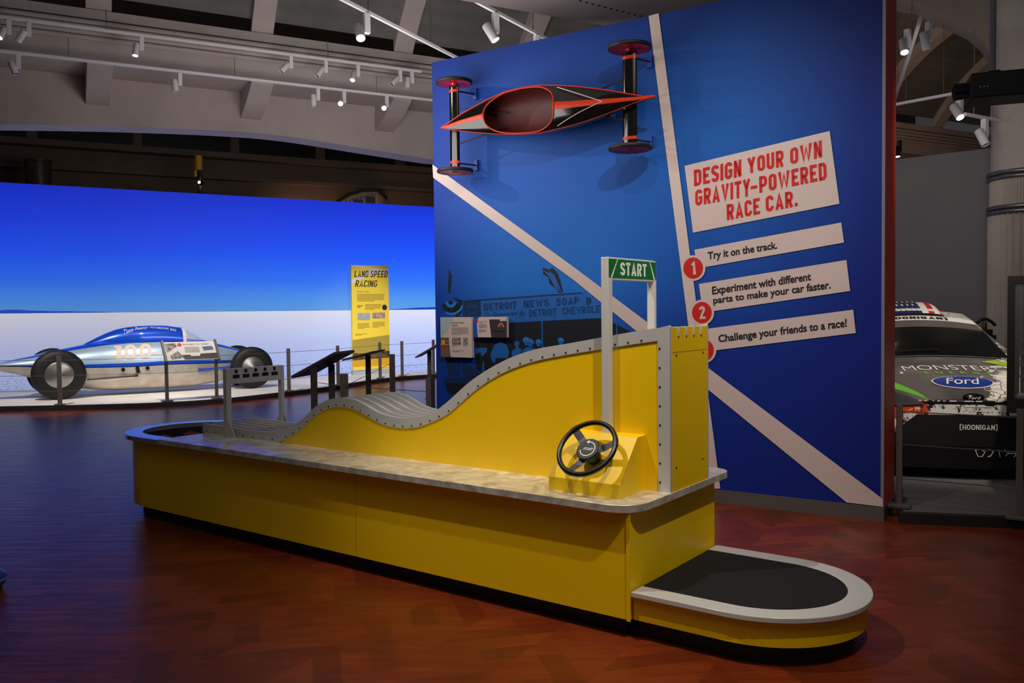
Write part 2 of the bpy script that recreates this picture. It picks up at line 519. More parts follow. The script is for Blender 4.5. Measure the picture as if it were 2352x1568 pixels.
def _glyph(ch, t, w):
    """strokes (centre lines) of a condensed block capital, cell w wide and 1 high, stroke t"""
    l, r, b, u = t / 2, w - t / 2, t / 2, 1 - t / 2
    c = w / 2; k = min(.22, (r - l) / 2); m = .5
    bowl = lambda y0, y1: _arc(r - k, y1 - k, k, k, 90, 0) + _arc(r - k, y0 + k, k, k, 0, -90)
    O = _arc(l + k, u - k, k, k, 180, 90) + _arc(r - k, u - k, k, k, 90, 0) + _arc(r - k, b + k, k, k, 0, -90) + _arc(l + k, b + k, k, k, -90, -180)
    G = {
        'O': [O + O[:1]], '0': [O + O[:1]], 'I': [[(c, 0), (c, 1)]], 'N': [[(l, 0), (l, 1)], [(l, 1 - t * .4), (r, t * .4)], [(r, 0), (r, 1)]],
        'D': [[(l, 0), (l, 1)], [(l, u)] + bowl(b, u) + [(l, b)]], 'E': [[(r + t / 2, u), (l, u), (l, b), (r + t / 2, b)], [(l, m), (r, m)]],
        'S': [_arc(r - k, u - k * .9, k, k * .9, 0, 90) + _arc(l + k, u - k * .9, k, k * .9, 90, 180) + [(l, .62), (r, .38)] + _arc(r - k, b + k * .9, k, k * .9, 0, -90) + _arc(l + k, b + k * .9, k, k * .9, -90, -180)],
        'G': [_arc(r - k, u - k, k, k, 0, 90) + _arc(l + k, u - k, k, k, 90, 180) + _arc(l + k, b + k, k, k, 180, 270) + _arc(r - k, b + k, k, k, 270, 360) + [(r, .47), (c, .47)]],
        'C': [_arc(r - k, u - k, k, k, -20, 90) + _arc(l + k, u - k, k, k, 90, 180) + _arc(l + k, b + k, k, k, 180, 270) + _arc(r - k, b + k, k, k, 270, 380)],
        'Y': [[(l, 1), (c, .45), (c, 0)], [(r, 1), (c, .45)]], 'U': [[(l, 1)] + _arc(l + k, b + k, k, k, 180, 270) + _arc(r - k, b + k, k, k, 270, 360) + [(r, 1)]],
        'R': [[(l, 0), (l, 1)], [(l, u)] + bowl(.46, u) + [(l, .46)], [(c, .46), (r, 0)]], 'P': [[(l, 0), (l, 1)], [(l, u)] + bowl(.42, u) + [(l, .42)]],
        'W': [[(l, 1), (l + (r - l) * .24, t * .3), (c, .8), (r - (r - l) * .24, t * .3), (r, 1)]], 'A': [[(l, 0), (c, 1 - t * .3), (r, 0)], [(l + .12, .26), (r - .12, .26)]],
        'V': [[(l, 1), (c, t * .3), (r, 1)]], 'T': [[(0, u), (w, u)], [(c, 0), (c, u)]], 'L': [[(l, 1), (l, b), (r + t / 2, b)]], 'H': [[(l, 0), (l, 1)], [(r, 0), (r, 1)], [(l, m), (r, m)]],
        'M': [[(l, 0), (l, 1), (c, .35), (r, 1), (r, 0)]], 'B': [[(l, 0), (l, 1)], [(l, u)] + bowl(m, u) + [(l, m)] + bowl(b, m) + [(l, b)]],
        'F': [[(l, 0), (l, u), (r + t / 2, u)], [(l, m), (r, m)]], 'X': [[(l, 0), (r, 1)], [(l, 1), (r, 0)]], 'K': [[(l, 0), (l, 1)], [(r, 1), (l, .45)], [(c, .6), (r, 0)]],
        '1': [[(c - .02, 0), (c - .02, u), (0, u - .16)]], '2': [_arc(l + k, u - k, k, k, 180, 90) + _arc(r - k, u - k, k, k, 90, -20) + [(l, b), (r + t / 2, b)]],
        '3': [_arc(l + k, u - k, k, k, 180, 90) + bowl(m, u) + [(c, m)], [(c, m)] + bowl(b, m) + _arc(l + k, b + k, k, k, -90, -180)],
        '-': [[(0, .40), (w, .40)]], '.': [[(l, 0), (l, t * 1.1)]], '[': [[(r + t / 2, u + .1), (l, u + .1), (l, b - .1), (r + t / 2, b - .1)]], ']': [[(0, u + .1), (r, u + .1), (r, b - .1), (0, b - .1)]],
    }
    return G[ch]


_WID = {'I': .0, 'W': 1.5, 'M': 1.35, '-': .62, '.': .0, '[': .55, ']': .55, '1': .62, 'T': .95, 'L': .9, 'E': .92, 'A': 1.08, 'V': 1.08, 'Y': 1.08}
def block_geo(s, t=.19, w=.50, gap=.10):
    """a word in condensed block capitals as flat ribbons, normalised to its box"""
    key = ('blk', s, t, w, gap)
    if key in _TXT: return _TXT[key]
    x = 0; V = []; Fc = []
    for ch in s:
        if ch == ' ': x += w * .55; continue
        cw_ = max(t, w * _WID.get(ch, 1.0))
        for line in _glyph(ch, t, cw_):
            P = [np.array(p, float) for p in line]
            P = [p for i, p in enumerate(P) if i == 0 or np.linalg.norm(p - P[i - 1]) > 1e-6]
            closed = np.linalg.norm(P[0] - P[-1]) < 1e-6
            n = len(P); base = len(V)
            for i in range(n):
                d0 = P[i] - P[i - 1] if i > 0 else (P[-1] - P[-2] if closed else P[1] - P[0])
                d1 = P[i + 1] - P[i] if i < n - 1 else (P[1] - P[0] if closed else P[-1] - P[-2])
                d0 = d0 / np.linalg.norm(d0); d1 = d1 / np.linalg.norm(d1)
                n0 = np.array([-d0[1], d0[0]]); n1 = np.array([-d1[1], d1[0]]); mm = n0 + n1; mm /= np.linalg.norm(mm) + 1e-9
                q = mm * min(1.6, 1 / max(.3, mm @ n0)) * t / 2
                V += [P[i] + q + (x, 0), P[i] - q + (x, 0)]
            Fc += [[base + 2 * i, base + 2 * i + 1, base + 2 * i + 3, base + 2 * i + 2] for i in range(n - 1)]
        x += cw_ + gap
    V = np.array(V); lo, hi = V.min(0), V.max(0)
    lo[1], hi[1] = (lo[1], hi[1]) if s in '-.' or '[' in s else (0, 1)
    _TXT[key] = ((V - lo) / (hi - lo), Fc)
    return _TXT[key]


def text_map(mb, s, fn, bold=.02, shear=0, block=None):
    if block is not None: V, Fc = block_geo(s, *block)
    else: V, Fc = text_geo(s, bold, shear)
    mb.add([fn(a + (shear * b if block is not None else 0), b) for a, b in V], Fc)
    return mb


def text_quad(mb, s, o, x, y, bold=.02, shear=0, block=None):
    o, x, y = (np.array(q, float) for q in (o, x, y))
    return text_map(mb, s, lambda a, b: o + a * x + b * y, bold, shear, block)


def circle(c, ax, ay, n=40, a0=0, a1=2 * math.pi, end=False):
    c, ax, ay = (np.array(q, float) for q in (c, ax, ay))
    return [c + math.cos(t) * ax + math.sin(t) * ay for t in np.linspace(a0, a1, n, endpoint=end)]


def ring(mb, c, ax, ay, k0, k1, a0, a1, n=40):
    """flat arc band between radii k0 and k1 (in units of ax, ay)"""
    c, ax, ay = (np.array(q, float) for q in (c, ax, ay)); A = []
    for t in np.linspace(a0, a1, n):
        d = math.cos(t) * ax + math.sin(t) * ay
        A.append([c + k0 * d, c + k1 * d])
    mb.loft(A, False, False)

# ================================================================== SETTING
MF = Frame(-5.7, 18.07, .529)          # mural wall
PZ = .0725                             # display platform height

struct(MB().poly([(-30, -6, 0), (30, -6, 0), (30, 46, 0), (-30, 46, 0)]).build('floor', FLOOR))

# --- mural wall
mu = MB(); mu.poly([(-8, 0, 0), (5.4, 0, 0), (5.4, 0, 3.93), (-8, 0, 3.93)]); mu.cur = 1; mu.box(-8, 5.4, .001, .12, 0, 3.93)
o = mu.build('wall_left', [m_mural(), mat('mural_frame', (60, 56, 54), .6)]); o.location = MF.w(0, 0, 0); o.rotation_euler = (0, 0, MF.yaw); struct(o)

# --- blue partition wall with its printed graphics (local x along the wall, y away, z up)
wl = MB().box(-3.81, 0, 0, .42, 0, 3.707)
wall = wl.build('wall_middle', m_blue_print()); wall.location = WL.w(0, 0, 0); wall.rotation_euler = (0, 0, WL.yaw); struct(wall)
bb = MB().box(-3.82, .012, -.008, .43, 0, .098).build('baseboard_middle', mat('grey_rubber_baseboard', (84, 78, 74), .6))
bb.location = wall.location; bb.rotation_euler = wall.rotation_euler; struct(bb)
et = MB().box(.0, .008, .004, .42, .098, 3.707).build('trim_1', REDSTRIP)
et.location = wall.location; et.rotation_euler = wall.rotation_euler; struct(et)
et = MB().box(-.01, .01, -.004, .004, .098, 3.71).build('trim_2', mat('pale_edge_trim', (120, 124, 140), .4))
et.location = wall.location; et.rotation_euler = wall.rotation_euler; struct(et)


def wp(px, py, k=1):
    q = WL.on_v(px, py, 0); return (q[0], -.0012 * k, q[2])


def wpoly(name, m, polys, k=1, parent=None):
    mb = MB()
    for pl in polys: mb.poly([wp(x, y, k) for x, y in pl])
    return mb.build(name, m, parent or wall)


def lerp(a, b, t): return (a[0] + (b[0] - a[0]) * t, a[1] + (b[1] - a[1]) * t)


# the old photograph printed on the wall
PB1 = mat('photo_print_mid_blue', (24, 98, 180), .5)
PB2 = mat('photo_print_light_blue', (36, 122, 212), .5)
PD = mat('photo_print_dark', (14, 22, 36), .5)
PDB = mat('photo_print_deep_blue', (12, 46, 92), .5)
PLET = mat('photo_print_letter_blue', (10, 60, 118), .5)
wpoly('photo_print_shade', PD, [[(1168, 742), (1385, 729), (1452, 763), (1500, 780), (1500, 900), (1030, 905), (1018, 868), (1070, 866), (1094, 862), (1092, 776), (1165, 778)],
                                [(1062, 694), (1074, 689), (1064, 712), (1052, 728), (1045, 728)]], 1)
wpoly('photo_print_banner', PB1, [[(1062, 693), (1105, 688), (1340, 673), (1385, 706), (1385, 730), (1165, 741), (1120, 728), (1061, 728)]], 2)
wpoly('photo_print_banner_edge', PDB, [[(1060, 694), (1060, 691), (1105, 687), (1335, 671), (1340, 674)], [(1064, 693), (1104, 689), (1106, 728), (1063, 728)]], 3)
mb = MB()
def pword(mb, s, tl, tr, br, bl, k=4, bold=.03, shear=0, block=None):
    def fn(a, b):
        t = lerp(tl, tr, a); d = lerp(bl, br, a); p = lerp(d, t, b); return wp(p[0], p[1], k)
    return text_map(mb, s, fn, bold, shear, block)
pword(mb, 'DETROIT', (1111, 697), (1187, 692), (1187, 708), (1112, 713), block=(.2, .62, .16))
pword(mb, 'NEWS', (1203, 690), (1261, 686), (1261, 702), (1204, 707), block=(.2, .62, .16))
pword(mb, 'SOAP', (1278, 685), (1330, 681), (1330, 697), (1278, 702), block=(.2, .62, .16))
pword(mb, 'B', (1347, 683), (1358, 682), (1358, 698), (1347, 699), block=(.2, .62, .16))
pword(mb, 'DETROIT', (1216, 711), (1279, 707), (1279, 723), (1216, 727), block=(.16, .56, .14))
pword(mb, 'CHEVROLE', (1291, 706), (1378, 701), (1378, 717), (1292, 722), block=(.16, .56, .14))
pword(mb, 'Co-Sponsored', (1113, 718), (1190, 713), (1187, 727), (1110, 731), bold=0, shear=.25)
pword(mb, 'By', (1194, 714), (1208, 713), (1206, 728), (1192, 729), bold=0, shear=.25)
mb.build('photo_print_lettering', PLET, wall)
# bunting, flag, pole, crowd
sil = [[(1031, 618), (1038, 632), (1036, 655), (1034, 672), (1029, 671), (1030, 645)],
       [(1024, 695), (1033, 712), (1040, 716), (1050, 706), (1056, 688), (1062, 690), (1060, 708), (1050, 722), (1040, 723), (1032, 718), (1025, 708)],
       [(1044, 682), (1058, 690), (1056, 694), (1043, 686)],
       [(1247, 614), (1262, 619), (1268, 614), (1281, 627), (1288, 648), (1293, 670), (1287, 672), (1279, 668), (1274, 660), (1262, 652), (1260, 636), (1248, 630)]]
wpoly('photo_print_flags', PD, sil, 2)
wpoly('photo_print_flag_stripes', PB1, [[(1247, 620), (1264, 628), (1277, 650), (1284, 670), (1281, 671), (1271, 652), (1260, 632)],
                                        [(1260, 621), (1274, 632), (1284, 655), (1290, 670), (1288, 671), (1278, 652), (1268, 634)]], 3)
wpoly('photo_print_pole', PB1, [[(1244, 735), (1247, 735), (1248, 800), (1245, 800)], [(1416, 740), (1418, 740), (1419, 772), (1416, 773)]], 3)


def head(cx, cy, r):  # cap and face of a spectator in the print
    return [(cx - r * 1.05, cy), (cx - r * .9, cy - r * .8), (cx, cy - r * 1.3), (cx + r * .9, cy - r * .8), (cx + r * 1.15, cy + r * .1),
            (cx + r * .75, cy + r * .3), (cx + r * .6, cy + r * 1.2), (cx - r * .4, cy + r * 1.2), (cx - r * .7, cy + r * .3)]
crowd = [head(1209, 783, 8), head(1218, 787, 8), head(1237, 787, 7), head(1288, 783, 7), head(1187, 790, 6),
         [(1124, 820), (1136, 792), (1150, 784), (1164, 792), (1170, 808), (1166, 822), (1164, 866), (1146, 880), (1132, 862), (1138, 832), (1128, 830)],
         [(1176, 806), (1190, 796), (1202, 806), (1204, 830), (1176, 838)],
         [(1196, 806), (1212, 797), (1228, 800), (1240, 812), (1240, 830), (1196, 832)],
         [(1091, 799), (1119, 798), (1119, 806), (1110, 817), (1096, 824), (1091, 820)],
         [(1104, 832), (1112, 829), (1115, 852), (1106, 862)]]
wpoly('photo_print_crowd', PB1, crowd, 2)
wpoly('photo_print_crowd_shade', PD, [[(1138, 822), (1164, 822), (1164, 868), (1140, 872)], [(1094, 815), (1104, 808), (1110, 830), (1106, 850), (1096, 850)],
                                      [(1112, 815), (1124, 808), (1130, 825), (1132, 850), (1120, 858), (1112, 848)]], 3)
def arcband(cx, cy, r0, r1, a0, a1, n=12):
    A = np.linspace(math.radians(a0), math.radians(a1), n)
    return [(cx + r1 * math.cos(q), cy + r1 * math.sin(q) * 1.05) for q in A] + [(cx + r0 * math.cos(q), cy + r0 * math.sin(q) * 1.05) for q in A[::-1]]
wpoly('photo_print_bunting', PD, [arcband(1035, 695, 0, 4.5, 0, 360, 16), arcband(1036, 694, 13, 22, 10, 165)], 3)
wpoly('photo_print_bunting_pale', PB2, [arcband(1036, 694, 5.5, 12, 0, 190), arcband(1038, 694, 23, 28, 15, 120)], 3)
wpoly('photo_print_emblem', PLET, [[(1073, 703), (1078, 700), (1084, 701), (1090, 699), (1097, 701), (1097, 707), (1073, 709)],
      [(1074, 712), (1076, 712), (1077, 726), (1075, 726)], [(1080, 713), (1082, 713), (1082, 725), (1080, 725)], [(1085, 717), (1089, 716), (1089, 721), (1085, 722)],
      [(1092, 711), (1094, 711), (1094, 724), (1092, 724)], [(1096, 712), (1098, 715), (1099, 725), (1097, 725)]], 4)
wpoly('photo_print_seated_figures', PDB, [[(1092, 812), (1098, 811), (1102, 818), (1101, 830), (1108, 842), (1108, 856), (1090, 858)], [(1060, 836), (1068, 832), (1074, 840), (1082, 838), (1090, 848), (1088, 864), (1066, 866)],
      [(1026, 828), (1044, 826), (1046, 862), (1030, 864)], [(1048, 827), (1056, 827), (1055, 862), (1049, 862)]], 2)
wpoly('photo_print_caps', PB2, [[(1201, 783), (1203, 776), (1210, 774), (1217, 777), (1219, 783)], [(1210, 786), (1213, 779), (1220, 778), (1226, 783), (1227, 789), (1222, 786)], [(1231, 786), (1233, 780), (1238, 779), (1243, 782), (1245, 788)], [(1281, 783), (1283, 777), (1289, 775), (1295, 779), (1297, 784)]], 3)
wpoly('photo_print_ground', PDB, [[(1018, 868), (1092, 866), (1090, 880), (1020, 880)]], 2)

# white bands
wpoly('white_band', WHT, [[(1490.5, 37), (1513.5, 31), (1655, 1121.5), (1629.5, 1121.5)]], 5)
mb = MB(); mb.poly([wp(994.4, 378, 6), wp(1320, 614, 6), wp(2028, 1145, 6), wp(2028, 1163, 6), wp(1945, 1153, 6), wp(1320, 644, 6), wp(996, 408, 6)])
mb.build('white_band', WHT, wall)


def quadtext(name, s, tl, tr, br, bl, m, k, bold=.0, shear=0, parent=None, block=None):
    return pword(MB(), s, tl, tr, br, bl, k, bold, shear, block).build(name, m, parent or wall)


# heading board and the three steps
wpoly('heading_board', WHT, [[(1573, 381), (1906, 301), (1928.5, 468), (1592.5, 534.5)]], 5)
quadtext('heading_lettering', 'DESIGN', (1594.5, 391), (1703.5, 366), (1703.5, 405), (1595, 428), RED, 7, block=(.19, .50, .10))
quadtext('heading_lettering', 'YOUR', (1717, 364), (1800, 344), (1801, 382), (1718, 399), RED, 7, block=(.19, .50, .10))
quadtext('heading_lettering', 'OWN', (1815, 341), (1888, 322), (1889, 361), (1816, 378), RED, 7, block=(.19, .50, .10))
quadtext('heading_lettering', 'GRAVITY', (1597.5, 437), (1724, 410), (1724, 450), (1598, 473), RED, 7, block=(.19, .50, .10))
quadtext('heading_lettering', '-', (1725, 428), (1740, 425), (1740, 432), (1725, 435), RED, 7, block=(.19, .50, .10))
quadtext('heading_lettering', 'POWERED', (1744, 406), (1898, 372), (1900, 412), (1745, 443), RED, 7, block=(.19, .50, .10))
quadtext('heading_lettering', 'RACE', (1669.5, 470), (1745.5, 454), (1746.5, 491), (1670.5, 506), RED, 7, block=(.19, .50, .10))
quadtext('heading_lettering', 'CAR.', (1759, 451), (1831.5, 436), (1833, 473), (1760, 487), RED, 7, block=(.19, .50, .10))
wpoly('step_board', WHT, [[(1595.5, 573.5), (1932.5, 511), (1939, 557), (1621, 613), (1602, 614)]], 5)
wpoly('step_board', WHT, [[(1606, 652), (1944.5, 597), (1953, 668), (1641, 714), (1614, 712)]], 5)
wpoly('step_board', WHT, [[(1615, 756), (1960, 711), (1966, 764.5), (1645, 804), (1622, 802)]], 5)
quadtext('step_lettering', 'Try it on the track.', (1626, 579), (1785, 554), (1786, 576), (1627, 602), INK, 7, .028)
quadtext('step_lettering', 'Experiment with different', (1636, 658), (1863, 625), (1864, 649), (1637, 682), INK, 7, .028)
quadtext('step_lettering', 'parts to make your car faster.', (1638, 682), (1908, 644), (1909, 668), (1640, 702), INK, 7, .028)
quadtext('step_lettering', 'Challenge your friends to a race!', (1650, 769), (1945, 731), (1946, 756), (1652, 791), INK, 7, .028)
for n, (cx, cy) in zip('123', [(1593, 615.5), (1613, 717.5), (1618, 804)]):
    wpoly('number_badge_rim', WHT, [[(cx + 28 * math.cos(t), cy + 29.5 * math.sin(t)) for t in np.linspace(0, 6.283, 40, endpoint=False)]], 6)
    wpoly('number_badge', RED, [[(cx + 22.5 * math.cos(t), cy + 24.5 * math.sin(t)) for t in np.linspace(0, 6.283, 40, endpoint=False)]], 7)
    w = 6 if n == '1' else 8
    quadtext('badge_number', n, (cx - w, cy - 13.5), (cx + w - 1, cy - 15.5), (cx + w + 1, cy + 14.5), (cx - w + 2, cy + 15.5), WHT, 8, block=(.2, .52, .1))

# ================================================================== RACE TRACK EXHIBIT
ex = thing('race_track_table', 'long yellow gravity race track table with a wavy grey hump track and metal top', 'exhibit table', EX.w(0, 0, 0), EX.yaw)
ZB, ZT, VP, VB, UE, PT = .0876, .6004, .3147, .7321, .046, 1.3764


def outline(u_end, off, r_corner, n=24, back=None, left_r=.45, cx=-3.93, cv=.457):
    """plan of the table: straight sides, half round left end, optional rounded right corners"""
    R = left_r + off; b = back if back is not None else cv + R; f = cv - R
    pts = []
    for t in np.linspace(-math.pi / 2, -3 * math.pi / 2, n): pts.append((cx + R * math.cos(t), cv + R * math.sin(t)))
    pts[-1] = (cx, cv + R)
    def corner(c, a0, a1):
        for t in np.linspace(a0, a1, 8): pts.append((c[0] + r_corner * math.cos(t), c[1] + r_corner * math.sin(t)))
    if r_corner:
        corner((u_end - r_corner, b - r_corner), math.pi / 2, 0)
        corner((u_end - r_corner, f + r_corner), 0, -math.pi / 2)
    else: pts += [(u_end, b), (u_end, f)]
    return pts


base_pl = outline(0, 0.007, 0)
base_in = outline(-.014, -.007, 0)
MB().loft([[(*a, ZB), (*a, .566), (*b, .566), (*b, ZB)] for a, b in zip(base_pl + base_pl[:1], base_in + base_in[:1])], True, False).build('base_cabinet', YEL, ex, 40)
MB().prism([(u, v, 0) for u, v in outline(-.05, -.055, 0)], (0, 0, ZB + .002)).build('toe_kick', BLACK, ex, 40)
mb = MB(); mb.box(-1.7305, -1.7295, -.0012, .01, ZB, .566); mb.build('panel_seam', mat('dark_seam', (120, 84, 8), .7), ex)
MB().box(-.012, .006, -.006, .0, ZB - .004, .566).build('corner_panel_edge', YEL, ex)
# metal worktop (right of the tray) with rounded corners
UT = -3.62
pts = [(UT, -.055)]
for t in np.linspace(-math.pi / 2, 0, 10): pts.append((.052 - .15 + .15 * math.cos(t), -.055 + .15 + .15 * math.sin(t)))
for t in np.linspace(0, math.pi / 2, 8): pts.append((.052 - .09 + .09 * math.cos(t), 1.03 - .09 + .09 * math.sin(t)))
pts += [(UT, .96)]
MB().prism([(u, v, .566) for u, v in pts], (0, 0, ZT - .566)).build('metal_worktop', ALU, ex, 30, .002)
# rim around the tray at the left end
mb = MB(); n = 36
A = []
for i, t in enumerate(np.linspace(0, 1, n)):
    ang = -math.pi / 2 - math.pi * t
    po = (-3.93 + .5 * math.cos(ang), .45 + .5 * math.sin(ang)); pi_ = (-3.93 + .385 * math.cos(ang), .455 + .385 * math.sin(ang))
    A.append((po, pi_))
A = [((UT, -.05), (UT, .07))] + A + [((UT, .95), (UT, .84))]
mb.loft([[(*o_, .594), (*i_, .594), (*i_, .562), (*o_, .562)] for o_, i_ in A], True, True)
mb.build('tray_rim', mat('satin_grey_rim', (214, 214, 218), .18, .75), ex, 30)
mb = MB()
ins = [i_ for o_, i_ in A]
mb.loft([[(*i_, .563), (*i_, .50)] for i_ in ins], False, False)
mb.poly([(*i_, 0.50) for i_ in ins])
mb.box(UT - .004, UT, .07, .84, .50, .563)
mb.build('parts_tray', mat('dark_tray_lining', (34, 30, 30), .7), ex)

# track profile read on the front panel
TOPPX = [(466.5, 972.3), (512, 978), (551, 984.5), (587, 988.8), (613, 991.2), (632, 991.2), (651, 987.6), (670.5, 979.8), (687, 969), (704, 954.8), (718, 939.3),
         (732.4, 928.6), (746.7, 921), (761, 915.7), (777.6, 912.9), (796.7, 912.9), (813.3, 916.2), (830, 923.3), (846.7, 933.8), (861, 943.3), (880, 951.4),
         (899, 956.4), (920.5, 959.5), (944.3, 960), (968, 956.4), (991.9, 948.8), (1006, 940.5), (1035.7, 916.4), (1059.5, 893.8), (1083.3, 873.6),
         (1107, 857), (1131, 842.6), (1154.8, 829.5), (1178.6, 818.8), (1202.4, 810), (1226, 802.9), (1250, 797.4), (1285.7, 791.9), (1333, 783.6),
         (1378.6, 775.2), (1416.7, 768.3), (1476, 758), (1533, 749.8)]
INPX = [(642, 1010.7), (661, 1004.8), (677.6, 996.4), (694.3, 983.3), (711, 966.7), (727.6, 952.4), (744.3, 941.7), (761, 935.7), (780, 933.8), (799, 935.7),
        (818, 942), (837, 951.9), (856.2, 963), (880, 974.5), (899, 980.2), (920.5, 982.9), (942, 983.3), (965.7, 979.3), (989.5, 970.2), (1007, 962),
        (1023.8, 954.5), (1047.6, 935.5), (1071.4, 914), (1095.2, 893.8), (1119, 877), (1142.9, 862.9), (1166.7, 851), (1190.5, 841.4), (1214.3, 833.6),
        (1238, 827), (1285.7, 817.6), (1357, 805.7), (1452, 791), (1511.4, 782.4)]
top = np.array([EX.on_v(x, y, VP)[[0, 2]] for x, y in TOPPX]); inn = np.array([EX.on_v(x, y, VP)[[0, 2]] for x, y in INPX])
top[0, 0] = -3.652; top[-1] = (UE - .003, top[-1, 1]); inn[0, 1] = ZT + .002


def smooth(P, n):
    """Catmull-Rom through the traced points, evenly resampled"""
    Q = [P[0] * 2 - P[1]] + list(P) + [P[-1] * 2 - P[-2]]; out = []
    for i in range(1, len(Q) - 2):
        for t in np.linspace(0, 1, 6, endpoint=False):
            a, b, c, d = Q[i - 1], Q[i], Q[i + 1], Q[i + 2]
            out.append(.5 * (2 * b + (c - a) * t + (2 * a - 5 * b + 4 * c - d) * t * t + (3 * b - a - 3 * c + d) * t ** 3))
    out.append(Q[-2]); out = np.array(out)
    s = np.concatenate([[0], np.cumsum(np.linalg.norm(np.diff(out, axis=0), axis=1))])
    q = np.linspace(0, s[-1], n)
    o = np.stack([np.interp(q, s, out[:, 0]), np.interp(q, s, out[:, 1])], 1)
    for _ in range(3): o[1:-1] = .25 * o[:-2] + .5 * o[1:-1] + .25 * o[2:]
    return o


topS, innS = smooth(top, 150), smooth(inn, 120)
ztop = lambda u: float(np.interp(u, topS[:, 0], topS[:, 1]))
zinn = lambda u: float(np.interp(u, innS[:, 0], innS[:, 1]))
# yellow side panels below the trim
for v0, v1 in ((VP + .002, VP + .016), (VB - .016, VB)):
    us = np.linspace(-2.78, -.02, 110)
    mb = MB()
    mb.prism([(u, v0, ZT) for u in (-2.78, -.02)][::-1] + [(u, v0, max(ZT + .001, zinn(u) + .004)) for u in us], (0, v1 - v0, 0))
    mb.build('side_panel', YEL, ex)
# grey trim following the track, with the upright strip at the right
for v0, v1 in ((VP - .004, VP + .0155), (VB - .012, VB + .006)):
    mb = MB(); secs = []
    for u in np.concatenate([np.linspace(-3.652, -2.79, 40), np.linspace(-2.78, -.017, 130)]):
        zl = ZT if u < -2.785 else max(ZT, zinn(u)); zt = ztop(u)
        secs.append([(u, v0, zl), (u, v0, zt), (u, v1, zt), (u, v1, zl)])
    mb.loft(secs)
    z1 = ztop(-.017)
    mb.prism([(-.0168, v0, ZT), (UE, v0, ZT), (UE, v0, PT - .006), (UE - .006, v0, PT), (-.0168, v0, z1)], (0, v1 - v0, 0))
    mb.build('track_trim', GREY, ex, 30)
# lane floors and the six dividers
mb = MB()
us = np.concatenate([np.linspace(-3.652, -2.7, 30), np.linspace(-2.69, UE - .02, 120)])
mb.loft([[(u, VP + .016, ztop(u) - .03), (u, VB - .012, ztop(u) - .03), (u, VB - .012, ztop(u) - .045), (u, VP + .016, ztop(u) - .045)] for u in us])
mb.build('track_bed', GREY, ex, 30)
for k in range(1, 5):
    v = VP + (VB - VP) * k / 5
    mb = MB()
    mb.loft([[(u, v - .006, ztop(u) - .032), (u, v - .006, ztop(u)), (u, v + .006, ztop(u)), (u, v + .006, ztop(u) - .032)] for u in us])
    q = UE + .002
    mb.prism([(UE - .03, v - .006, PT - .03), (UE - .03, v - .006, ztop(UE - .03)), (q, v - .006, PT - .006), (q + .004, v - .006, PT - .014), (q + .004, v - .006, PT - .05), (q - .01, v - .006, PT - .05)], (0, .012, 0))
    mb.build('lane_divider', GREY, ex, 30)
# end panel
mb = MB(); mb.box(UE - .016, UE + .001, VP + .0155, VB - .012, ZT, PT - .009)
mb.build('end_panel', YEL, ex)
mb = MB(); zz = EX.on_u(1580, 806, UE)[2]; mb.box(UE + .0008, UE + .0014, VP + .016, VB - .013, zz - .001, zz + .001)
mb.build('end_panel_seam', mat('dark_seam'), ex)
SCR = mat('dark_screw_head', (44, 40, 38), .4, .6)
scr0 = MB().lathe([(0, .0025), (.0045, .0025), (.005, 0)], (0, 0, 0), (0, -1, 0), 10).build('screw', SCR, ex)
scr = [scr0]
def screw(x, y, z, rz=0):
    o = scr[0] if len(scr) == 1 else scr0.copy()
    if len(scr) > 1: COL.objects.link(o)
    scr.append(o); o.location = (x, y, z); o.rotation_euler = (0, 0, rz)
for px in [(1553, 816), (1614, 809), (1553, 1074), (1613, 1053), (1559, 766), (1576, 765), (1593, 764), (1610, 762)]:
    q = EX.on_u(*px, UE); screw(UE + .001, q[1], q[2], math.pi / 2)
for u in np.linspace(-3.6, -2.86, 8): screw(u, VP - .004, ZT + .016)
for u in np.linspace(-2.72, -.1, 38): screw(u, VP - .004, zinn(u) + .012)
for z in np.linspace(.645, 1.27, 8): screw(-.006, VP - .004, z)

# start gate
sg = MB()
sg.box(-.295, -.254, .271, VP - .004, ZT, 1.704)
st_gate = sg.build('start_gate', mat('pale_grey_gate', (204, 202, 198), .42), ex, None, .003)
GATE = mat('pale_grey_gate')
MB().box(-.295, -.254, VB + .006, .766, .62, 1.7).build('gate_post', GATE, st_gate, None, .003)
MB().box(-.294, -.255, .3147 - .0043, VB + .0062, 1.596, 1.704).build('gate_board', GATE, st_gate, None, .002)
MB().box(-.2545, -.2533, .276, .761, 1.606, 1.696).build('sign_face', GREEN, st_gate)
mb = MB()
text_quad(mb, 'START', (-.2528, .385, 1.619), (0, .272, 0), (0, 0, .064), block=(.2, .56, .1))
mb.poly([(-.2528, .357, 1.696), (-.2528, .363, 1.696), (-.2528, .307, 1.606), (-.2528, .291, 1.606)])
mb.poly([(-.2528, .688, 1.696), (-.2528, .695, 1.696), (-.2528, .749, 1.606), (-.2528, .733, 1.606)])
mb.build('sign_lettering', mat('sign_white', (230, 230, 226), .5), st_gate)
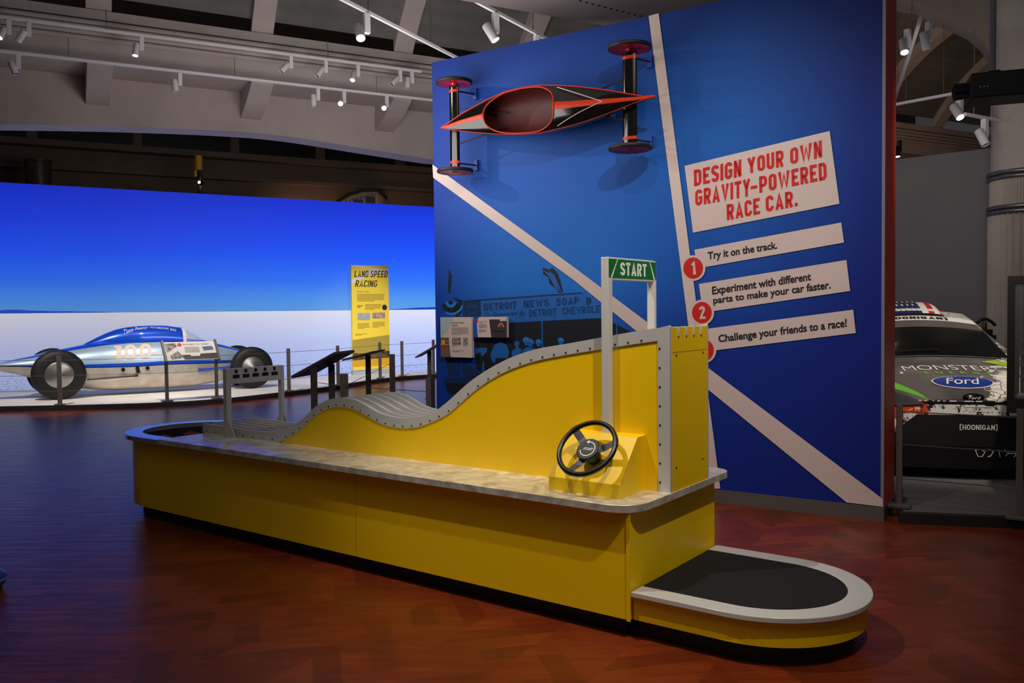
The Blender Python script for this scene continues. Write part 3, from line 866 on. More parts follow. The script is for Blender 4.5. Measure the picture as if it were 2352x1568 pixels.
# finish gate
fg = MB().box(-3.338, -3.298, .271, VP - .004, ZT, 1.073).build('finish_gate', GREY, ex, None, .003)
MB().box(-3.338, -3.298, VB + .006, .765, ZT, 1.073).build('gate_post', GREY, fg, None, .003)
MB().box(-3.337, -3.299, VP - .0043, VB + .0062, .966, 1.073).build('gate_board', GREY, fg, None, .002)
mb = MB()
for gu, gv, gd in ((-3.298, .275, .083), (-3.298, .75, .083), (-3.338, .75, -.062)):
    MB().prism([(gu, gv, ZT), (gu + gd, gv, ZT), (gu, gv, .725)], (0, .008, 0)).build('gusset', GREY, fg)
for sx, sy, rx, ry in [(262, 222, 263, 270), (356, 214, 358, 262), (451, 207, 452, 254), (541, 200, 543, 246), (631, 193, 633, 240)]:
    a = EX.on_u(480 + sx / 4.2, 800 + sy / 4.2, -3.298); b = EX.on_u(480 + rx / 4.2, 800 + ry / 4.2, -3.298)
    m_ = mat('display_black', (20, 18, 18), .25)
    MB().box(-3.30, -3.2975, a[1] - .0115, a[1] + .0115, a[2] - .0125, a[2] + .0125).build('lane_light_window', m_, fg)
    MB().box(-3.30, -3.2975, b[1] - .0275, b[1] + .0275, b[2] - .0125, b[2] + .0125).build('lane_number_window', m_, fg)

# steering console and wheel
mb = MB(); mb.prism([(-.468, .066, ZT), (-.468, .066, .664), (-.468, .236, .858), (-.468, VP + .003, .862), (-.468, VP + .003, ZT)], (.384, 0, 0))
mb.build('steering_console', YEL, ex)
wn = np.array([0, -.752, .659]); e1 = np.array([1., 0, 0]); e2 = np.array([0, .659, .752])
wc = np.array([-.262, .080, .815])
sw = MB(); sw.tube(circle(wc, .142 * e1, .142 * e2, 64), .012, 14, False, True)
# finger grips at the three spoke roots
angs = [math.radians(a) for a in (138, 18, 252)]
steer = sw.build('steering_wheel', BLKPL, ex, 60)
for a in angs:
    d = math.cos(a) * e1 + math.sin(a) * e2; pq = -math.sin(a) * e1 + math.cos(a) * e2
    mb = MB()
    mb.loft([[wc + d * r + pq * w - wn * dz, wc + d * r - pq * w - wn * dz, wc + d * r - pq * w - wn * (dz + .003), wc + d * r + pq * w - wn * (dz + .003)]
             for r, w, dz in ((.03, .023, .030), (.085, .019, .020), (.128, .018, .003), (.140, .018, .0))])
    mb.build('spoke', CHROME, steer)
    mb = MB(); mb.tube([wc + .142 * (math.cos(a + q) * e1 + math.sin(a + q) * e2) for q in np.linspace(-.14, .14, 8)], .0135, 12)
    mb.build('spoke_grip', BLKPL, steer, 60)
mb = MB(); mb.lathe([(0, -.006), (.054, -.006), (.058, -.010), (.058, -.036), (.036, -.046), (.036, -.11)], wc, wn, 40)
mb.build('hub', mat('black_hub', (26, 26, 27), .45), steer, 40)
mb = MB(); hc = wc - wn * .0054
ring(mb, hc, e1, e2, .035, .0395, math.radians(-165), math.radians(100), 40)
mb.poly([hc + q[0] * e1 + q[1] * e2 for q in ((-.004, .047), (-.004, .027), (-.02, .0375))])
text_quad(mb, 'START', hc - .024 * e1 - .007 * e2, .048 * e1, .0135 * e2, shear=.15, block=(.2, .62, .12))
mb.build('hub_marking', mat('sign_white'), steer)

# step platform: a separate low unit in front of the end
sp = thing('step_platform', 'low yellow step with a rounded end, grey border and black rubber mat', 'step', EX.w(.01, .457, 0), EX.yaw)
def stadium(r, u0, cx=.42, n=30, inset=0):
    return [(u0, -r)] + [(cx + r * math.cos(t), r * math.sin(t)) for t in np.linspace(-math.pi / 2, math.pi / 2, n)] + [(u0, r)]
MB().prism([(u, v, ZB) for u, v in stadium(.437, 0)], (0, 0, .1935 - ZB)).build('skirt', YEL, sp, 40)
MB().prism([(u, v, 0) for u, v in stadium(.385, .0)], (0, 0, ZB + .002)).build('toe_kick', BLACK, sp, 40)
so, si = stadium(.460, 0), stadium(.357, 0)
mb = MB(); mb.loft([[(*a, .1935), (*a, .2168), (*b, .2168), (*b, .1935)] for a, b in zip(so, si)])
mb.build('border', RIMG, sp, 30, .003)
MB().prism([(u, v, .194) for u, v in stadium(.3565, 0.001)], (0, 0, .0215)).build('rubber_mat', MAT_RUB, sp, 30)

# small parts lying in the tray
def toy(px, py, kind, cols, label):
    p = onz(px, py, .548)
    t = thing('toy_car', label, 'toy car', (p[0], p[1], .501), random.uniform(0, 3), None)
    mb = MB(); mb.loft([[(x, -w, .012), (x, w, .012), (x, w * .8, h), (x, -w * .8, h)] for x, w, h in ((-.06, .016, .024), (-.03, .022, .036), (.0, .024, .042), (.03, .02, .032), (.06, .012, .02))])
    mb.build('body', mat('toy_' + cols[2], cols[0], .4), t, 40)
    for sx in (-.05, .045):
        for sy in (-.034, .034):
            MB().lathe([(0, -.005), (.013, -.005), (.013, .005), (0, .005)], (sx * .8, sy * .8, .0135), (0, 1, 0), 16).build('wheel', mat('toy_w' + cols[2], cols[1], .4), t, 40)
toy(379, 996, 0, ((130, 70, 30), (44, 90, 44), 'a'), 'orange and green toy car part in the dark tray, nearer the rounded tip')
toy(440, 988.5, 0, ((140, 44, 16), (110, 44, 24), 'b'), 'red orange toy car in the dark tray, beside the start of the grey track rails')

# ================================================================== SOAPBOX CAR HUNG ON THE PARTITION
def wallobj(name, label, cat, u=0, v=0, z=0, group=None):
    p = WL.w(u, v - .002, z); return thing(name, label, cat, (p[0], p[1], z), WL.yaw, group)
BLKGL = mat('black_gloss_lacquer', (16, 14, 13), .12, 0, 0, .5, .3)
ORG = mat('orange_paint', (186, 46, 6), .4, 0, 0, .35)
DRED = mat('dark_red_lining', (74, 14, 8), .6)
WHEELR = mat('dark_red_wheel', (176, 24, 28), .35)
TYRE = mat('black_tyre', (22, 21, 21), .6)
sb = wallobj('soapbox_car', 'orange and black soapbox derby racer with four red wheels, hung on the blue wall', 'soapbox car')
VG = -.30
up_ = [(1013, 293), (1030, 283), (1060, 262), (1090, 245), (1120, 229), (1160, 211), (1200, 201), (1240, 196), (1280, 196), (1330, 199), (1380, 205), (1430, 213), (1470, 220), (1488, 223)]
lo_ = [(1013, 294), (1030, 297), (1060, 301), (1100, 305), (1140, 308), (1180, 309), (1215, 308), (1245, 305), (1275, 298), (1320, 287), (1370, 271), (1420, 252), (1460, 236), (1488, 225)]
U_ = np.array([WL.on_v(x, y, VG)[[0, 2]] for x, y in up_]); L_ = np.array([WL.on_v(x, y, VG)[[0, 2]] for x, y in lo_])
u0, u1 = max(U_[0, 0], L_[0, 0]) + .002, min(U_[-1, 0], L_[-1, 0]) - .002
UU = np.linspace(u0, u1, 60)
zu = lambda u: float(np.interp(u, U_[:, 0], U_[:, 1])); zl = lambda u: float(np.interp(u, L_[:, 0], L_[:, 1]))
bmax = max(zu(u) - zl(u) for u in UU)
def hull(u, k=1.0, keel=-.1):
    c, b = (zu(u) + zl(u)) / 2, max(.004, (zu(u) - zl(u)) / 2) * k
    d = (VG - keel) * min(1, (2 * b / bmax) ** .5)
    return [(u, VG, c + b), (u, VG - d * .45, c + b * .98), (u, VG - d * .8, c + b * .8), (u, VG - d, c + b * .4), (u, VG - d, c - b * .4), (u, VG - d * .8, c - b * .8), (u, VG - d * .45, c - b * .98), (u, VG, c - b)]
MB().loft([hull(u) for u in UU], False).build('hull', BLKGL, sb, 50)
MB().loft([hull(u, .93, -.115) for u in UU if -3.35 < u < -2.42], False).build('cockpit_lining', DRED, sb, 50)
cu0, cu1 = WL.on_v(1117, 262, VG)[0], WL.on_v(1281, 250, VG)[0]
cm = (cu0 + cu1) / 2; ch = (cu1 - cu0) / 2
def open_half(u):   # half height of the cockpit opening as a share of the hull half width
    t = abs(u - cm) / ch
    return 0 if t >= 1 else .96 * (1 - t ** 3.6) ** (1 / 2.6)
def deck_pt(u, s):  # s -1..1 across, a ridged deck
    c, b = (zu(u) + zl(u)) / 2, (zu(u) - zl(u)) / 2
    rise = .085 * min(1, 2 * b / bmax * 1.1)
    return (u, VG - rise * (1 - abs(s)) ** .9 * (1 - .25 * (1 - abs(s))), c + b * s)
for side in (1, -1):
    mb = MB()
    mb.loft([[deck_pt(u, side * (q * (1 - open_half(u)) + open_half(u))) for q in np.linspace(0, 1, 8)] for u in np.linspace(u0, u1, 160)], False)
    mb.build('deck', BLKGL, sb, 40)
# orange ridge lines, gunwales and cockpit edge
def strip(us, fn_s, w, r=.004): return MB().tube([np.array(deck_pt(u, fn_s(u))) + np.array([0, -.003, 0]) for u in us], w, 8)
def ridge(us, w0, w1):
    mb = MB(); A = []
    for i, u in enumerate(us):
        bb_ = max(.004, (zu(u) - zl(u)) / 2); ww = min(.98, (w0 + (w1 - w0) * i / (len(us) - 1)) / bb_)
        A.append([np.array(deck_pt(u, q * ww)) + np.array([0, -.003, 0]) for q in (-1, -.5, 0, .5, 1)])
    return mb.loft(A, False)
ridge(np.linspace(u0, cu0 + .012, 24), .010, .020).build('ridge_stripe', ORG, sb, 60)
ridge(np.linspace(cu1 - .012, u1, 30), .030, .010).build('ridge_stripe', ORG, sb, 60)
for side in (1, -1):
    strip(UU, lambda u: side, .005 if side > 0 else .003).build('gunwale_stripe', ORG, sb, 60)
    strip(np.linspace(cu0, cu1, 60), lambda u: side * open_half(u), .0065).build('cockpit_edge', ORG, sb, 60)
    a, b = WL.on_v(1279, 199 if side > 0 else 290, VG), WL.on_v(1378, 229, VG - .07)
    MB().tube([np.array([cu1 + .01, VG - .02, (zu(cu1) if side > 0 else zl(cu1)) - side * .02]) + (np.array(deck_pt(b[0], 0)) - np.array([cu1 + .01, VG - .02, (zu(cu1) if side > 0 else zl(cu1)) - side * .02])) * t + np.array([0, -.028 * math.sin(math.pi * t), 0]) for t in np.linspace(0, 1, 10)], .0035, 6).build('deck_pinstripe', mat('pinstripe_silver', (196, 184, 178), .4), sb)
MB().lathe([(0, 0), (.012, .0), (.018, .02), (.010, .075), (0, .09)], (u1 - .02, VG, (zu(u1) + zl(u1)) / 2), (1, 0, 0), 14).build('nose_tip', ORG, sb, 60)
# axles and wheels
VA = -.22
for (tx, ty), (bx, by), wd, rr in (((1044, 189), (1045, 393), .050, .158), ((1443, 110), (1451, 340), .060, .166)):
    t_ = WL.on_v(tx, ty, VA); b_ = WL.on_v(bx, by, VA); u = (t_[0] + b_[0]) / 2
    mb = MB()
    mb.loft([[(u + wd * math.cos(q), VA + .022 * math.sin(q), z) for q in np.linspace(0, 2 * math.pi, 20, endpoint=False)] for z in np.linspace(b_[2] + .03, t_[2] - .03, 4)])
    mb.build('axle_fairing', BLKGL, sb, 50)
    for z in (b_[2] + .075, t_[2] - .075):
        MB().loft([[(u + (wd + .002) * math.cos(q), VA + .0245 * math.sin(q), zz) for q in np.linspace(0, 2 * math.pi, 20, endpoint=False)] for zz in (z - .012, z + .012)]).build('axle_band', ORG, sb, 50)
    for z, sgn in ((t_[2], 1), (b_[2], -1)):
        w = MB().lathe([(0, .016), (.02, .016), (.03, .008), (rr * .55, .004), (rr * .86, .014), (rr * .9, .016), (rr * .9, -.016), (rr * .86, -.014), (rr * .55, -.004), (.03, -.01), (.018, -.03), (0, -.03)], (u, VA, z), (0, 0, sgn), 48).build('wheel', WHEELR, sb, 30)
        MB().lathe([(rr * .885, .015), (rr * .97, .013), (rr, .006), (rr, -.006), (rr * .97, -.013), (rr * .885, -.015)], (u, VA, z), (0, 0, sgn), 48, False).build('tyre', TYRE, w, 40)
        br_ = MB().box(u + .056, u + .092, -.022, 0, z - .07 * sgn - .045, z - .07 * sgn + .045).build('wall_bracket', mat('blue_wall_bracket', (16, 60, 150), .5), sb); MB().tube([(u + .074, -.02, z - .07 * sgn), (u, VA, z - .07 * sgn)], .007, 8).build('bracket_pin', BLACKH, br_)
    s_ = 1 if tx < 1200 else -1
    for k in (.16, -.16):
        MB().tube([(u, VA, (t_[2] + b_[2]) / 2 + k), (u + s_ * .52, VA + .04, (t_[2] + b_[2]) / 2 + k * .35)], .006, 8).build('radius_rod', BLACKH, sb)

# ================================================================== TEXT PANELS ON THE WALL
def wall_panel(tl, br, label):
    a = WL.on_v(*tl, -.035); b = WL.on_v(*br, -.035)
    w, h = b[0] - a[0], a[2] - b[2]
    t = wallobj('text_panel', label, 'text panel', a[0], -.012, b[2])
    MB().box(0, w, -.034, 0, 0, h).build('board', mat('panel_white', (216, 200, 192), .5), t)
    return t, w, h


def panel_poly(mb, w, h, pts, k=1, y=-.034):
    return mb.poly([(x * w, y - .0006 * k, (1 - z) * h) for x, z in pts])


def panel_lines(mb, w, h, x0, x1, z0, z1, n, k=1, y=-.034, duty=.45, rag=.12):
    for i in range(n):
        z = z0 + (z1 - z0) * i / n; d = (z1 - z0) / n * duty
        xe = x1 - (x1 - x0) * random.random() * rag - ((x1 - x0) * .4 if i == n - 1 else 0)
        panel_poly(mb, w, h, [(x0, z), (xe, z), (xe, z + d), (x0, z + d)], k, y)
    return mb


def panel_text(mb, w, h, s, x0, x1, z0, z1, k=2, y=-.034, bold=0, shear=0):
    return text_quad(mb, s, (x0 * w, y - .0006 * k, (1 - z1) * h), ((x1 - x0) * w, 0, 0), (0, 0, (z1 - z0) * h), bold, shear)


t, w, h = wall_panel((1013.4, 728.4), (1086, 821), 'tall white soap box text panel with colour photos, on the blue wall')
PP = lambda m, pts, k=1, n='printed_patch': panel_poly(MB(), w, h, pts, k).build(n, m, t)
PP(mat('pale_sky_print', (172, 190, 200), .5), [(0, 0), (.44, 0), (.22, .36), (.05, .46), (0, .52)])
PP(m_photo('colour_photo', (60, 70, 74), (120, 110, 100), 30), [(0, .51), (.265, .51), (.28, .68), (0, .68)])
PP(mat('photo_yellow', (232, 166, 20), .5), [(.03, .58), (.10, .56), (.15, .60), (.14, .70), (.02, .70)], 2)
PP(mat('photo_red', (186, 40, 40), .5), [(0, .70), (.14, .69), (.29, .72), (.29, .77), (0, .77)], 2)
PP(mat('photo_purple', (96, 66, 130), .5), [(.14, .70), (.285, .685), (.29, .74), (.15, .75)], 3)
PP(mat('photo_brown', (122, 92, 78), .5), [(0, .765), (.29, .765), (.33, 1), (0, 1)], 1)
PP(m_photo('grey_photo', (40, 38, 36), (190, 182, 176), 60), [(.37, .51), (.66, .51), (.66, .69), (.37, .69)], 1, 'photo')
PP(mat('grey_photo'), [(.73, .51), (.88, .51), (.88, .69), (.73, .69)], 1, 'photo')
panel_text(MB(), w, h, 'Soap Box Derby', .36, .76, .115, .175).build('lettering', INK, t)
mb = MB(); panel_lines(mb, w, h, .36, .76, .195, .225, 1, duty=.8); panel_lines(mb, w, h, .36, .92, .26, .45, 7)
panel_lines(mb, w, h, .37, .60, .70, .74, 2); panel_lines(mb, w, h, .73, .88, .70, .74, 2); panel_lines(mb, w, h, .37, .75, .83, .88, 2)
mb.build('small_text', GREYTXT, t)
t, w, h = wall_panel((1090, 727.7), (1166, 774.7), 'small landscape soap box car panel with a dark half, on the blue wall')
PP(mat('panel_blue', (10, 84, 196), .5), [(0, 0), (.17, 0), (.09, .2), (.12, 1), (0, 1)])
PP(mat('panel_dark', (58, 52, 50), .5), [(.475, .125), (.79, .125), (.81, .21), (1, .20), (1, 1), (.535, 1)])
PP(RED, [(.09 + .045 * math.cos(q), .21 + .085 * math.sin(q)) for q in np.linspace(0, 6.28, 20, endpoint=False)], 3, 'round_badge')
PP(WHT, [(.83 + .085 * math.cos(q), .50 - .20 * math.sin(q)) for q in np.linspace(0, math.pi, 16)], 2)
PP(mat('photo_red'), [(.83 + .07 * math.cos(q), .50 - .165 * math.sin(q)) for q in np.linspace(0, math.pi, 16)], 3)
PP(BLACKH, [(.70, .68), (.92, .68), (.94, .73), (.70, .74)], 2); PP(BLACKH, [(.58, .66), (.66, .66), (.66, .75), (.58, .75)], 2)
panel_text(MB(), w, h, 'Soap Box Derby Car', .16, .42, .21, .255).build('lettering', INK, t)
mb = MB(); panel_lines(mb, w, h, .155, .43, .29, .33, 1, duty=.7); panel_lines(mb, w, h, .155, .42, .37, .57, 6); panel_lines(mb, w, h, .155, .40, .62, .79, 5)
mb.build('small_text', GREYTXT, t)

# ================================================================== SALT FLAT DISPLAY
KERB = [(-12.0, 13.5), (-10.5, 13.15), (-8.9, 13.02), (-7.86, 13.1), (-6.7, 13.18), (-5.45, 13.44), (-4.72, 13.93), (-4.27, 14.56), (-3.78, 15.4), (-3.34, 16.2), (-2.97, 17.3), (-2.39, 18.37), (-1.73, 18.9), (-.6, 19.35)]
kp = np.array(KERB)
kp = smooth(kp, 60)
pl = MB()
back = [tuple(MF.w(5.0, -.004, 0)[:2]), tuple(MF.w(-7.3, -.004, 0)[:2])]
pl.prism([(x, y, 0) for x, y in kp] + [(x, y, 0) for x, y in back], (0, 0, PZ))
sf = m_concrete('white_salt_floor', (226, 218, 210), (242, 238, 232), .7, 1.2)
plat = tag(pl.build('display_platform', sf), 'low white salt-like platform under the streamlined blue car', 'platform')
mb = MB(); A = []
for i in range(len(kp)):
    d = kp[min(i + 1, len(kp) - 1)] - kp[max(i - 1, 0)]; d /= np.linalg.norm(d); nrm = np.array([d[1], -d[0]])
    a = kp[i] + nrm * .03; b = kp[i] - nrm * .06
    A.append([(*a, 0), (*a, PZ + .006), (*b, PZ + .006), (*b, 0)])
mb.loft(A); mb.build('kerb', mat('dark_kerb', (30, 26, 25), .6), plat, 40)

# --- belly tank racer
lk_a = onz(138, 918, PZ); lk_b = onz(582.4, 892, PZ)
LF = Frame(lk_a[0], lk_a[1], math.atan2(lk_b[1] - lk_a[1], lk_b[0] - lk_a[0]))
lk = thing('belly_tank_racer', 'silver and blue streamlined belly tank racer numbered 100 on the salt platform', 'racing car', (lk_a[0], lk_a[1], .002), LF.yaw)
VC = .56
SILV = mat('silver_blue_paint', (184, 212, 236), .28, .4, 0, .5, .4)
BLUEP = mat('deep_blue_paint', (24, 84, 220), .24, .3, 0, .5, .5)
ALUB = m_concrete('bare_aluminium', (190, 182, 168), (222, 214, 200), .4, 4); ALUB.node_tree.nodes['Principled BSDF'].inputs['Metallic'].default_value = .5
BEIGE = mat('cream_lettering', (226, 208, 190), .5)
topp = [(-60, 846), (-30, 839), (0, 833), (38, 824), (69, 818), (107, 809), (142, 801), (196, 790.4), (240, 783), (300, 777), (360, 775), (412, 776), (470, 781), (495, 788), (524, 795), (549, 803), (566, 812), (578, 826)]
belt = [(-60, 851), (0, 839), (75, 840), (197, 841), (295, 838.6), (378, 833.3), (495, 831), (540, 829), (578, 828)]
botp = [(-60, 852), (0, 851), (40, 858), (73, 866), (120, 880), (160, 887), (193, 890.7), (230, 893), (260, 893.8), (318, 890.7), (379, 888.4), (440, 884), (494, 874.6), (530, 862), (560, 846), (578, 830)]
tp, bl, bt = (np.array([LF.on_v(x, y, VC)[[0, 2]] for x, y in q]) for q in (topp, belt, botp))
f_t = lambda u: float(np.interp(u, tp[:, 0], tp[:, 1])); f_b = lambda u: float(np.interp(u, bt[:, 0], bt[:, 1])); f_m = lambda u: float(np.interp(u, bl[:, 0], bl[:, 1]))
lu0, lu1 = -1.22, min(tp[-1, 0], bt[-1, 0], bl[-1, 0])
def f_w(u):
    t = (u - lu0) / (lu1 - lu0)
    return max(.012, .46 * math.sin(math.pi * min(1, max(0, t)) ** 1.25 if t < .999 else math.pi) ** .62) if 0 < t < 1 else .012
LU = np.linspace(lu0, lu1, 70)
def shell(u, q):   # q 0 at the near belt, pi/2 on top, pi at the far belt
    m, w = f_m(u), f_w(u)
    return np.array([u, VC - w * math.copysign(abs(math.cos(q)) ** .85, math.cos(q)), m + max(.004, f_t(u) - m) * math.sin(q) ** .9])
def pan(u, q):
    m, w = f_m(u), f_w(u)
    return np.array([u, VC - w * math.copysign(abs(math.cos(q)) ** .6, math.cos(q)), m - .012 - max(.004, m - f_b(u)) * math.sin(q) ** .7])
sh = MB()
Q = np.linspace(0, math.pi, 33)
for j in range(32):
    q0, q1 = Q[j], Q[j + 1]; mid = (q0 + q1) / 2
    sh.cur = 1 if (min(mid, math.pi - mid) > .95 or min(mid, math.pi - mid) < .06) else 0
    sh.loft([[shell(u, q0), shell(u, q1)] for u in LU], False)
body = sh.build('body_shell', [SILV, BLUEP], lk, 60)
MB().loft([[pan(u, q) for q in Q] for u in LU if u > -.95], False).build('belly_pan', ALUB, lk, 60)
mb = MB(); mb.loft([[pan(u, q) + np.array([0, 0, .001]) for q in Q] for u in np.linspace(lu0, -.9, 10)], False); mb.build('tail_cone', mat('dull_blue_paint', (52, 82, 130), .4), lk, 60)
# canopy blister
cpx = [(190, 791.5), (222, 775), (245, 764.4), (268, 756), (291, 751.4), (320, 748.3), (348, 747.3), (379, 747.6), (412.7, 752)]
cp = np.array([LF.on_v(x, y, VC)[[0, 2]] for x, y in cpx]); f_c = lambda u: float(np.interp(u, cp[:, 0], cp[:, 1]))
def blister(u, q, ztop_, w):
    base = f_t(u) - .06
    return np.array([u, VC - w * math.copysign(abs(math.cos(q)) ** .8, math.cos(q)), base + (ztop_ - base) * math.sin(q) ** .8])
cus = np.linspace(cp[0, 0], cp[-1, 0], 40)
cw = lambda u: .05 + .24 * min(1, (u - cp[0, 0]) / .9) ** .7
MB().loft([[blister(u, q, f_c(u), cw(u)) for q in Q] for u in cus], False).build('canopy', BLUEP, lk, 60)
ue_ = cp[-1, 0]
mb = MB(); mb.loft([[blister(u, q, f_c(ue_) + .004, cw(ue_) + .004) for q in Q] for u in (ue_ - .005, ue_ + .05)], False); mb.build('windshield_band', mat('white_band_paint', (232, 222, 218), .5), lk, 60)
wend = LF.on_v(470, 782, VC)
gl = bpy.data.materials.new('windshield_glass'); gl.use_nodes = True
g_ = gl.node_tree.nodes['Principled BSDF']; g_.inputs['Base Color'].default_value = L((210, 220, 245)); g_.inputs['Roughness'].default_value = .05; g_.inputs['Alpha'].default_value = .28
wz = lambda u: f_c(ue_) + (wend[2] - f_c(ue_)) * ((u - ue_) / (wend[0] - ue_)) ** 1.15
MB().loft([[blister(u, q, max(f_t(u) - .055, wz(u)), cw(ue_) * (1 - .85 * ((u - ue_) / (wend[0] - ue_)) ** 2)) for q in Q] for u in np.linspace(ue_ + .05, wend[0], 16)], False).build('windshield', gl, lk, 60)
# lettering that follows the skin
def on_shell(px, py):
    """point of the near side skin seen at that pixel"""
    v = VC - .3
    for _ in range(8):
        p = LF.on_v(px, py, v); m = f_m(p[0]); h_ = max(.01, f_t(p[0]) - m)
        s_ = min(.999, max(0, (p[2] - m) / h_)) ** (1 / .9)
        v = VC - f_w(p[0]) * math.cos(math.asin(s_)) ** .85
    return np.array([p[0], v - .006, p[2]])
def on_canopy(px, py):
    v = VC - .2
    for _ in range(8):
        p = LF.on_v(px, py, v); base = f_t(p[0]) - .06; h_ = max(.01, f_c(p[0]) - base)
        s_ = min(.999, max(0, (p[2] - base) / h_)) ** (1 / .8)
        v = VC - cw(p[0]) * math.cos(math.asin(s_)) ** .8
    return np.array([p[0], v - .006, p[2]])
def skin_text(name, s, fn, tl, tr, br, bl_, m, bold=0, shear=0, bend=0):
    def g(a, b):
        t = lerp(tl, tr, a); d = lerp(bl_, br, a); p = lerp(d, t, b); return fn(p[0], p[1] - bend * math.sin(math.pi * a))
    return text_map(MB(), s, g, bold, shear).build(name, m, lk)
mb = MB()   # block serif 1
for x0, x1, y0, y1 in ((267, 279, 793.5, 823), (261.5, 268, 793.5, 799), (262, 283, 822, 827.5)):
    mb.loft([[on_shell(x, y) for x in np.linspace(x0, x1, 5)] for y in np.linspace(y0, y1, 12)], False)
for cx, cy in ((299.5, 808.5), (334, 806.5)):
    A = []
    for q in np.linspace(0, 2 * math.pi, 29):
        A.append([on_shell(cx + 14 * math.copysign(abs(math.cos(q)) ** .75, math.cos(q)), cy + 17.5 * math.copysign(abs(math.sin(q)) ** .8, math.sin(q))), on_shell(cx + 5.5 * math.cos(q), cy + 10.5 * math.sin(q))])
    mb.loft(A, False)
mb.loft([[on_shell(x, y) for x in np.linspace(351, 371, 6)] for y in np.linspace(809, 814.5, 4)], False)
mb.build('race_number', BEIGE, lk)
skin_text('name_lettering', 'Tom', on_canopy, (283, 757.5), (306, 752), (306, 761), (284, 768), WHT2, .01, .3)
skin_text('name_lettering', 'Beatty', on_canopy, (308, 751.5), (341, 748.5), (340, 756), (309, 760), WHT2, .01, .3)
skin_text('name_lettering', 'AUTOMOTIVE', on_canopy, (344, 749), (387.5, 752.5), (387, 757), (344, 753), WHT2, .01, 0)
skin_text('name_lettering', 'ENG', on_canopy, (391, 753.5), (404.5, 756), (404, 761), (391, 758.5), WHT2, .01, 0)
# exhaust stubs, rods
def pan_pt(px, py, out=0):
    v = VC - .35
    for _ in range(6):
        p = LF.on_v(px, py, v); m = f_m(p[0]) - .012; h_ = max(.01, m - f_b(p[0]))
        s_ = min(.999, max(0, (m - p[2]) / h_)) ** (1 / .7)
        v = VC - f_w(p[0]) * max(.05, math.cos(math.asin(s_))) ** .6
    return np.array([p[0], v - out, p[2]])
for px in [(281.5, 848.5), (314.5, 845.5), (316, 852.5), (337.5, 845)]:
    p = pan_pt(*px)
    MB().lathe([(.026, -.03), (.026, .055), (.033, .06), (.033, .068), (.022, .068), (.02, .0)], p, (0, -1, 0), 16, False).build('exhaust_stub', BLACKH, lk, 40)
MB().tube([pan_pt(316, 862, .02), pan_pt(295, 864, .04), LF.on_v(200, 872, .12)], [.022, .014, .012], 10).build('radius_rod', mat('dark_rod', (48, 42, 40), .4), lk, 50)
MB().tube([pan_pt(455, 850, .01), pan_pt(470, 848.5, .03), LF.on_v(560, 840, .14)], [.03, .02, .02], 10).build('radius_rod', BLUEP, lk, 50)
for u in (.0, 3.19):
    MB().tube([(u, .12, PZ + .41), (u, 2 * VC - .12, PZ + .41)], .03, 12).build('axle', BLACKH, lk)
def race_wheel(u, v, R, sgn, hub):
    c = (u, v, PZ + R)
    w = MB().lathe([(R * .56, -.10), (R * .78, -.105), (R * .93, -.085), (R, -.04), (R, .04), (R * .93, .085), (R * .78, .105), (R * .56, .10)], c, (0, sgn, 0), 56, False).build('wheel', TYRE, lk, 50)
    MB().lathe([(0, .062 if hub else .05), (R * .1, .06 if hub else .049), (R * .14, .05 if hub else .046), (R * .4, .03), (R * .56, .012), (R * .60, .0), (R * .60, -.09), (R * .1, -.1), (0, -.1)], (u, v + sgn * .075, PZ + R), (0, sgn, 0), 48).build('hubcap', mat('spun_aluminium', (176, 174, 170), .3, .9), w, 40)
race_wheel(0, .09, .41, -1, False); race_wheel(3.19, .09, .385, -1, True)
race_wheel(0, 2 * VC - .09, .41, 1, False); race_wheel(3.19, 2 * VC - .09, .385, 1, True)

# --- tall yellow banner
ba = onpl(811, 865, MF.w(0, -.32, 0), MF.V); bb_ = onpl(897, 860, MF.w(0, -.32, 0), MF.V); btop = onpl(808, 609, MF.w(0, -.32, 0), MF.V)
t = thing('banner_panel', 'tall yellow land speed racing banner standing before the salt flat mural', 'banner', (ba[0], ba[1], PZ + .002), MF.yaw)
w = float(np.hypot(bb_[0] - ba[0], bb_[1] - ba[1])) * .985; h = btop[2] - PZ
BY = mat('banner_yellow', (252, 222, 70), .5)
MB().box(0, w, 0, .06, .11, h).build('board', BY, t)
MB().box(-.01, w + .01, -.03, .09, 0, .11).build('base', mat('pale_grey_base', (176, 182, 196), .6), t)
PP = lambda m, pts, k=1, n='printed_patch': panel_poly(MB(), w, h, pts, k, 0).build(n, m, t)
BW = mat('banner_white', (236, 232, 236), .5)
PP(BW, [(0, .0), (.18, .0), (.62, .022), (.52, .036), (.02, .008)]); PP(BW, [(.62, .022), (.82, .034), (1, .02), (1, .06), (.88, .07), (.5, .085), (0, .17), (0, .135), (.45, .06)])
for s_, x0, x1, z0, z1 in (('LAND', .08, .445, .048, .108), ('SPEED', .50, .96, .048, .108), ('RACING', .09, .67, .135, .197)):
    text_quad(MB(), s_, (x0 * w, -.0018, (1 - z1) * h), ((x1 - x0) * w, 0, 0), (0, 0, (z1 - z0) * h), shear=.06, block=(.145, .48, .12)).build('lettering', INK, t)
panel_text(MB(), w, h, 'Racing the Clock', .14, .46, .232, .25, 2, 0).build('lettering', INK, t)
mb = MB(); panel_lines(mb, w, h, .14, .92, .262, .335, 6, 1, 0, .4); panel_lines(mb, w, h, .35, .80, .355, .41, 5, 1, 0, .4); panel_lines(mb, w, h, .14, .31, .365, .39, 2, 1, 0, .6)
panel_lines(mb, w, h, .14, .48, .53, .585, 5, 1, 0, .4); panel_lines(mb, w, h, .54, .90, .52, .575, 5, 1, 0, .4); panel_lines(mb, w, h, .08, .40, .625, .645, 2, 1, 0, .4)
mb.build('small_text', mat('banner_text', (120, 100, 40), .6), t)
